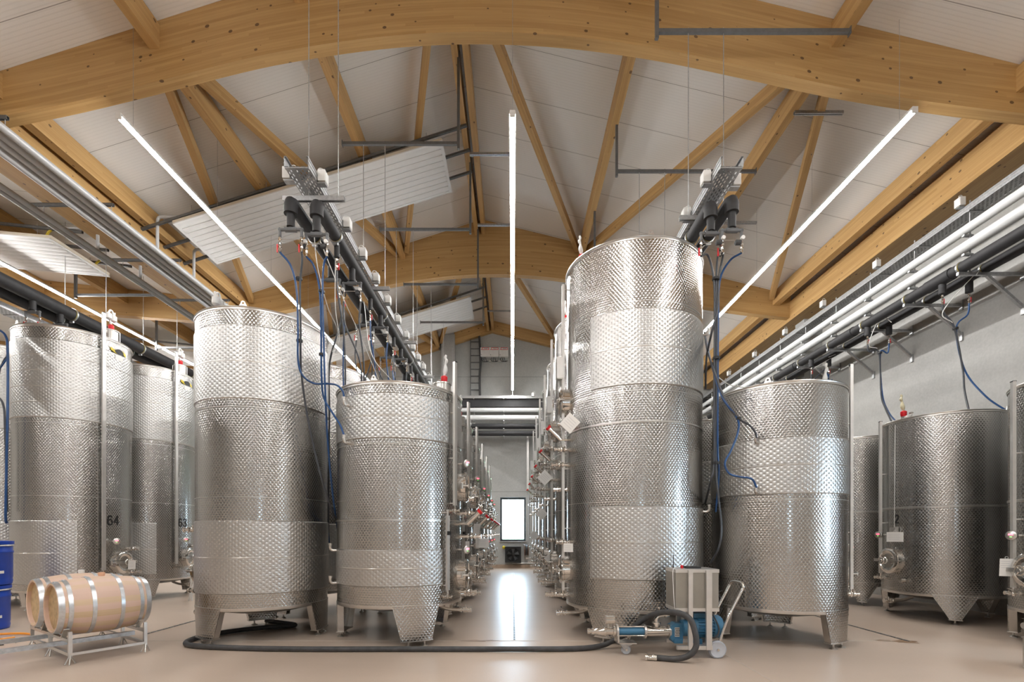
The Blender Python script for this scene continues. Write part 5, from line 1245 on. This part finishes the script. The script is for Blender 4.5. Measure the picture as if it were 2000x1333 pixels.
mb = MB(); x = lx(1282); mb.cyl((x, 0, zA + .05), (x, 0, PZ(1217)), .03, n=16); mb.cyl((x, 0, PZ(1219)), (x, 0, PZ(1216)), .052, n=20); mb.tube(spline([(x, 0, PZ(1217)), (x, 0, PZ(1209)), (x + .03, 0, PZ(1203.5)), (x + .08, 0, PZ(1202))], 5), .026, 12)
mb.cyl((x + .08, 0, PZ(1202)), (x + .16, 0, PZ(1202)), .02, n=12); mb.cyl((x + .1, 0, PZ(1202)), (x + .12, 0, PZ(1202)), .034, n=12); mb.ball((x + .03, 0, PZ(1189)), .017); mb.cyl((x + .03, 0, PZ(1189)), (x + .03, 0, PZ(1203)), .006, n=6)
mb.build('inlet_elbow', 'polished_steel', t)
# bearing block, gear and motor
b = MB(); b.prism([(lx(1306), PZ(1222)), (lx(1316), PZ(1216)), (lx(1330), PZ(1218)), (lx(1330), PZ(1250)), (lx(1313), PZ(1253)), (lx(1306), PZ(1246))], -.07, .07, lambda a_, b_, z: (a_, z, b_)); b.build('bearing_block', 'pump_blue', t, False)
bx(1312, 1328, 1247, 1254, 0, .2, 'pump_blue', 'bearing_foot')
gm = MB(); gm.box(((lx(1314) + lx(1323)) / 2, -.073, (PZ(1224) + PZ(1242)) / 2), (lx(1323) - lx(1314), .006, PZ(1224) - PZ(1242)))
gm.build('coupling_guard', 'aluminium', t, False)
k_ = MB()
for i in range(5):
    for j in range(3):
        k_.box((lx(1315.8 + j * 2.7 + (i % 2) * .6), -.0775, PZ(1226.5 + i * 3.2)), (.009, .003, .011))
k_.build('guard_holes', 'ink_black', t, False)
lx_l([(1329, .07), (1331, .10), (1346, .10), (1347, .115), (1350, .115)], 'pump_blue', 'gear_case', PZ(1227))
mo = MB().lathe([(.11, lx(1350)), (.115, lx(1352)), (.115, lx(1388))], (0, 0, PZ(1224)), (1, 0, 0), 36)
for i in range(22):
    a = i * 2 * math.pi / 22; c = Vector((0, .12 * math.cos(a), PZ(1224) + .12 * math.sin(a)))
    mo.bar(c + Vector((lx(1358), 0, 0)), c + Vector((lx(1388), 0, 0)), .008, .03, up=(0, math.cos(a), math.sin(a)))
mo.lathe([(.134, lx(1388)), (.136, lx(1402)), (.12, lx(1406)), (.06, lx(1406.5))], (0, 0, PZ(1224)), (1, 0, 0), 36); mo.build('motor', 'pump_blue', t)
bx(1352, 1366, 1246, 1256, 0, .18, 'pump_blue', 'motor_foot'); bx(1352, 1380, 1197, 1206, .0, .12, 'pump_blue', 'terminal_box')
# frame: base rails, uprights, box
for y in (-.19, .19): bx(1311, 1378, 1254.5, 1262, y, .04, 'aluminium', 'base_rail')
for u0, u1 in ((1332, 1340), (1365.5, 1376)):
    for y in (-.205, .2): bx(u0, u1, 1112, 1262, y, .035, 'aluminium', 'upright')
bxm = MB().box(((lx(1310) + lx(1391)) / 2, 0, (PZ(1112) + PZ(1190)) / 2), (lx(1391) - lx(1310), .36, PZ(1112) - PZ(1190))).build('control_box', 'box_grey', t, False)
for v0, v1 in ((1110.5, 1117), (1184, 1190.5)): bx(1309.5, 1392, v0, v1, 0, .372, 'aluminium', 'edge_profile', bxm)
MB().cyl((lx(1329), -.05, PZ(1110)), (lx(1329), -.05, PZ(1104)), .016, n=16).build('stop_button', 'red_plastic', bxm)
MB().cyl((lx(1315), 0, PZ(1110)), (lx(1315), 0, PZ(1084)), .004, n=6).cyl((lx(1315), 0, PZ(1110)), (lx(1315), 0, PZ(1102)), .007, n=8).build('antenna', 'ink_black', bxm)
bx(1337, 1366, 1107.5, 1110.5, .05, .2, 'ink_black', 'display_tablet', bxm)
MB().tube(spline([(lx(1318), -.1, PZ(1109)), (lx(1309), -.17, PZ(1108)), (lx(1304), -.19, PZ(1114)), (lx(1305), -.19, PZ(1150)), (lx(1307), -.19, PZ(1180)), (lx(1312), -.15, PZ(1198))], 5), .004, 6).build('cable', 'white_plastic', bxm)
MB().tube(spline([(lx(1380), -.08, PZ(1192)), (lx(1388), -.12, PZ(1205)), (lx(1394), -.15, PZ(1225)), (lx(1388), -.15, PZ(1240)), (lx(1378), -.1, PZ(1243))], 5), .009, 8).build('motor_cable', 'black_rubber', t)
# support plate with castor at the front, big wheels at the rear
bx(1203, 1206, 1240, 1255, 0, .2, 'satin_steel', 'front_bracket'); bx(1203, 1240, 1253.5, 1255.5, 0, .2, 'satin_steel', 'front_plate')
MB().prism([(lx(1209), PZ(1256)), (lx(1236), PZ(1256)), (lx(1232), PZ(1260)), (lx(1226), PZ(1262)), (lx(1224), PZ(1270)), (lx(1219), PZ(1270))], -.03, .03, lambda a_, b_, z: (a_, z, b_)).build('castor_fork', 'galvanised_steel', t, False)
def wheel(x, y, r, wd, hubm, name):
    w_ = thing(name, None, None); w_.parent = t; w_.location = (x, y, r + .001)
    MB().lathe([(r - .012, -wd / 2), (r, -wd / 2 + .006), (r, wd / 2 - .006), (r - .012, wd / 2)], (0, 0, 0), (0, 1, 0), 36).build('tyre', 'wheel_grey', w_)
    MB().lathe([(.02, -wd / 2 - .002), (r * .78, -wd / 2 - .002), (r * .86, -wd / 2 - .006), (r * .86, wd / 2 + .006), (r * .78, wd / 2 + .002), (.02, wd / 2 + .002)], (0, 0, 0), (0, 1, 0), 36).build('hub', hubm, w_)
    MB().cyl((0, -wd / 2 - .02, 0), (0, wd / 2 + .02, 0), .014, n=10).build('axle_bolt', 'polished_steel', w_)
wheel(lx(1222.5), 0, .057, .03, 'wheel_hub', 'castor_wheel')
wheel(lx(1388), -.18, .102, .045, 'wheel_hub', 'wheel'); wheel(lx(1388), .22, .102, .045, 'wheel_hub', 'wheel')
MB().cyl((lx(1388), -.18, .103), (lx(1388), .22, .103), .012, n=10).build('axle', 'satin_steel', t)
bt, tp = lx(1389), lx(1438)
MB().tube(spline([(bt, -.165, .10), (bt + .12, -.165, .45), (tp - .02, -.165, .77), (tp + .005, -.165, .83), (tp + .008, -.12, .87), (tp + .008, -.02, .875), (tp + .008, .1, .87), (tp + .005, .17, .83), (tp - .02, .18, .77), (bt + .12, .18, .45), (bt, .18, .10)], 6), .0165, 12).build('push_handle', 'polished_steel', t)

# big black must hose: floor loop, over the pump, end coupling
hp = [(at(520, 1205, 7.8).x, 7.8, .035), (-3.35, 7.45, .035), (-3.8, 7.2, .035), (-4.15, 6.85, .035), (-4.27, 6.45, .035), (-4.1, 6.12, .035), (-3.5, 5.97, .035), (-2.6, 5.9, .035), (-1.2, 5.9, .035), (0, 5.9, .035), (.75, 5.92, .035),
      (PX(1180), 6.02, .045), (PX(1205), 6.05, .10), (PX(1232), 6.0, .20), (PX(1256), 5.92, .36), (PX(1278), 5.7, .50), (PX(1303), 5.48, .55), (PX(1328) - .03, 5.4, .50), (PX(1346) - .09, 5.36, .36), (PX(1347) - .09, 5.34, .2), (PX(1333) - .08, 5.36, .09), (PX(1312) - .08, 5.42, .04), (PX(1286) - .08, 5.48, .035), (PX(1272) - .08, 5.5, .036)]
t = thing('must_hose', 'thick black hose snaking over the floor and looping over the pump trolley', 'hose')
MB().tube(spline(hp, 8), .033, 14).build('hose_run', 'black_rubber', t)
e = Vector(hp[-1]); d = (Vector(hp[-1]) - Vector(hp[-2])).normalized()
MB().lathe([(.034, -.06), (.038, -.05), (.038, -.03), (.034, -.02), (.034, 0), (.036, .01), (.036, .04), (.045, .045), (.045, .065), (.03, .067)], e, d, 24).build('end_coupling', 'polished_steel', t)
# thin black cable coil and red tag behind the handle
hose([(PX(1398) + .02 * k + .1 * math.sin(k * .9), 6.25, .55 + .16 * math.cos(k * .9)) for k in range(15)], .008, 'ink_black', 'coiled black cable hanging behind the trolley handle', 'cable', k=4)
# steel cabinet corner at the right frame edge
t = thing('steel_cabinet', 'low grey steel cabinet cut off at the lower right corner', 'cabinet', (5.735, 4.9, 0))
MB().box((0, 0, .17), (.55, .55, .32)).build('body', 'satin_steel', t, False)
MB().box((0, 0, .336), (.57, .57, .012)).build('top', 'satin_steel', t, False)
for z in (.1, .24): MB().box((-.281, .15, z), (.012, .03, .06)).build('hinge', 'polished_steel', t, False)
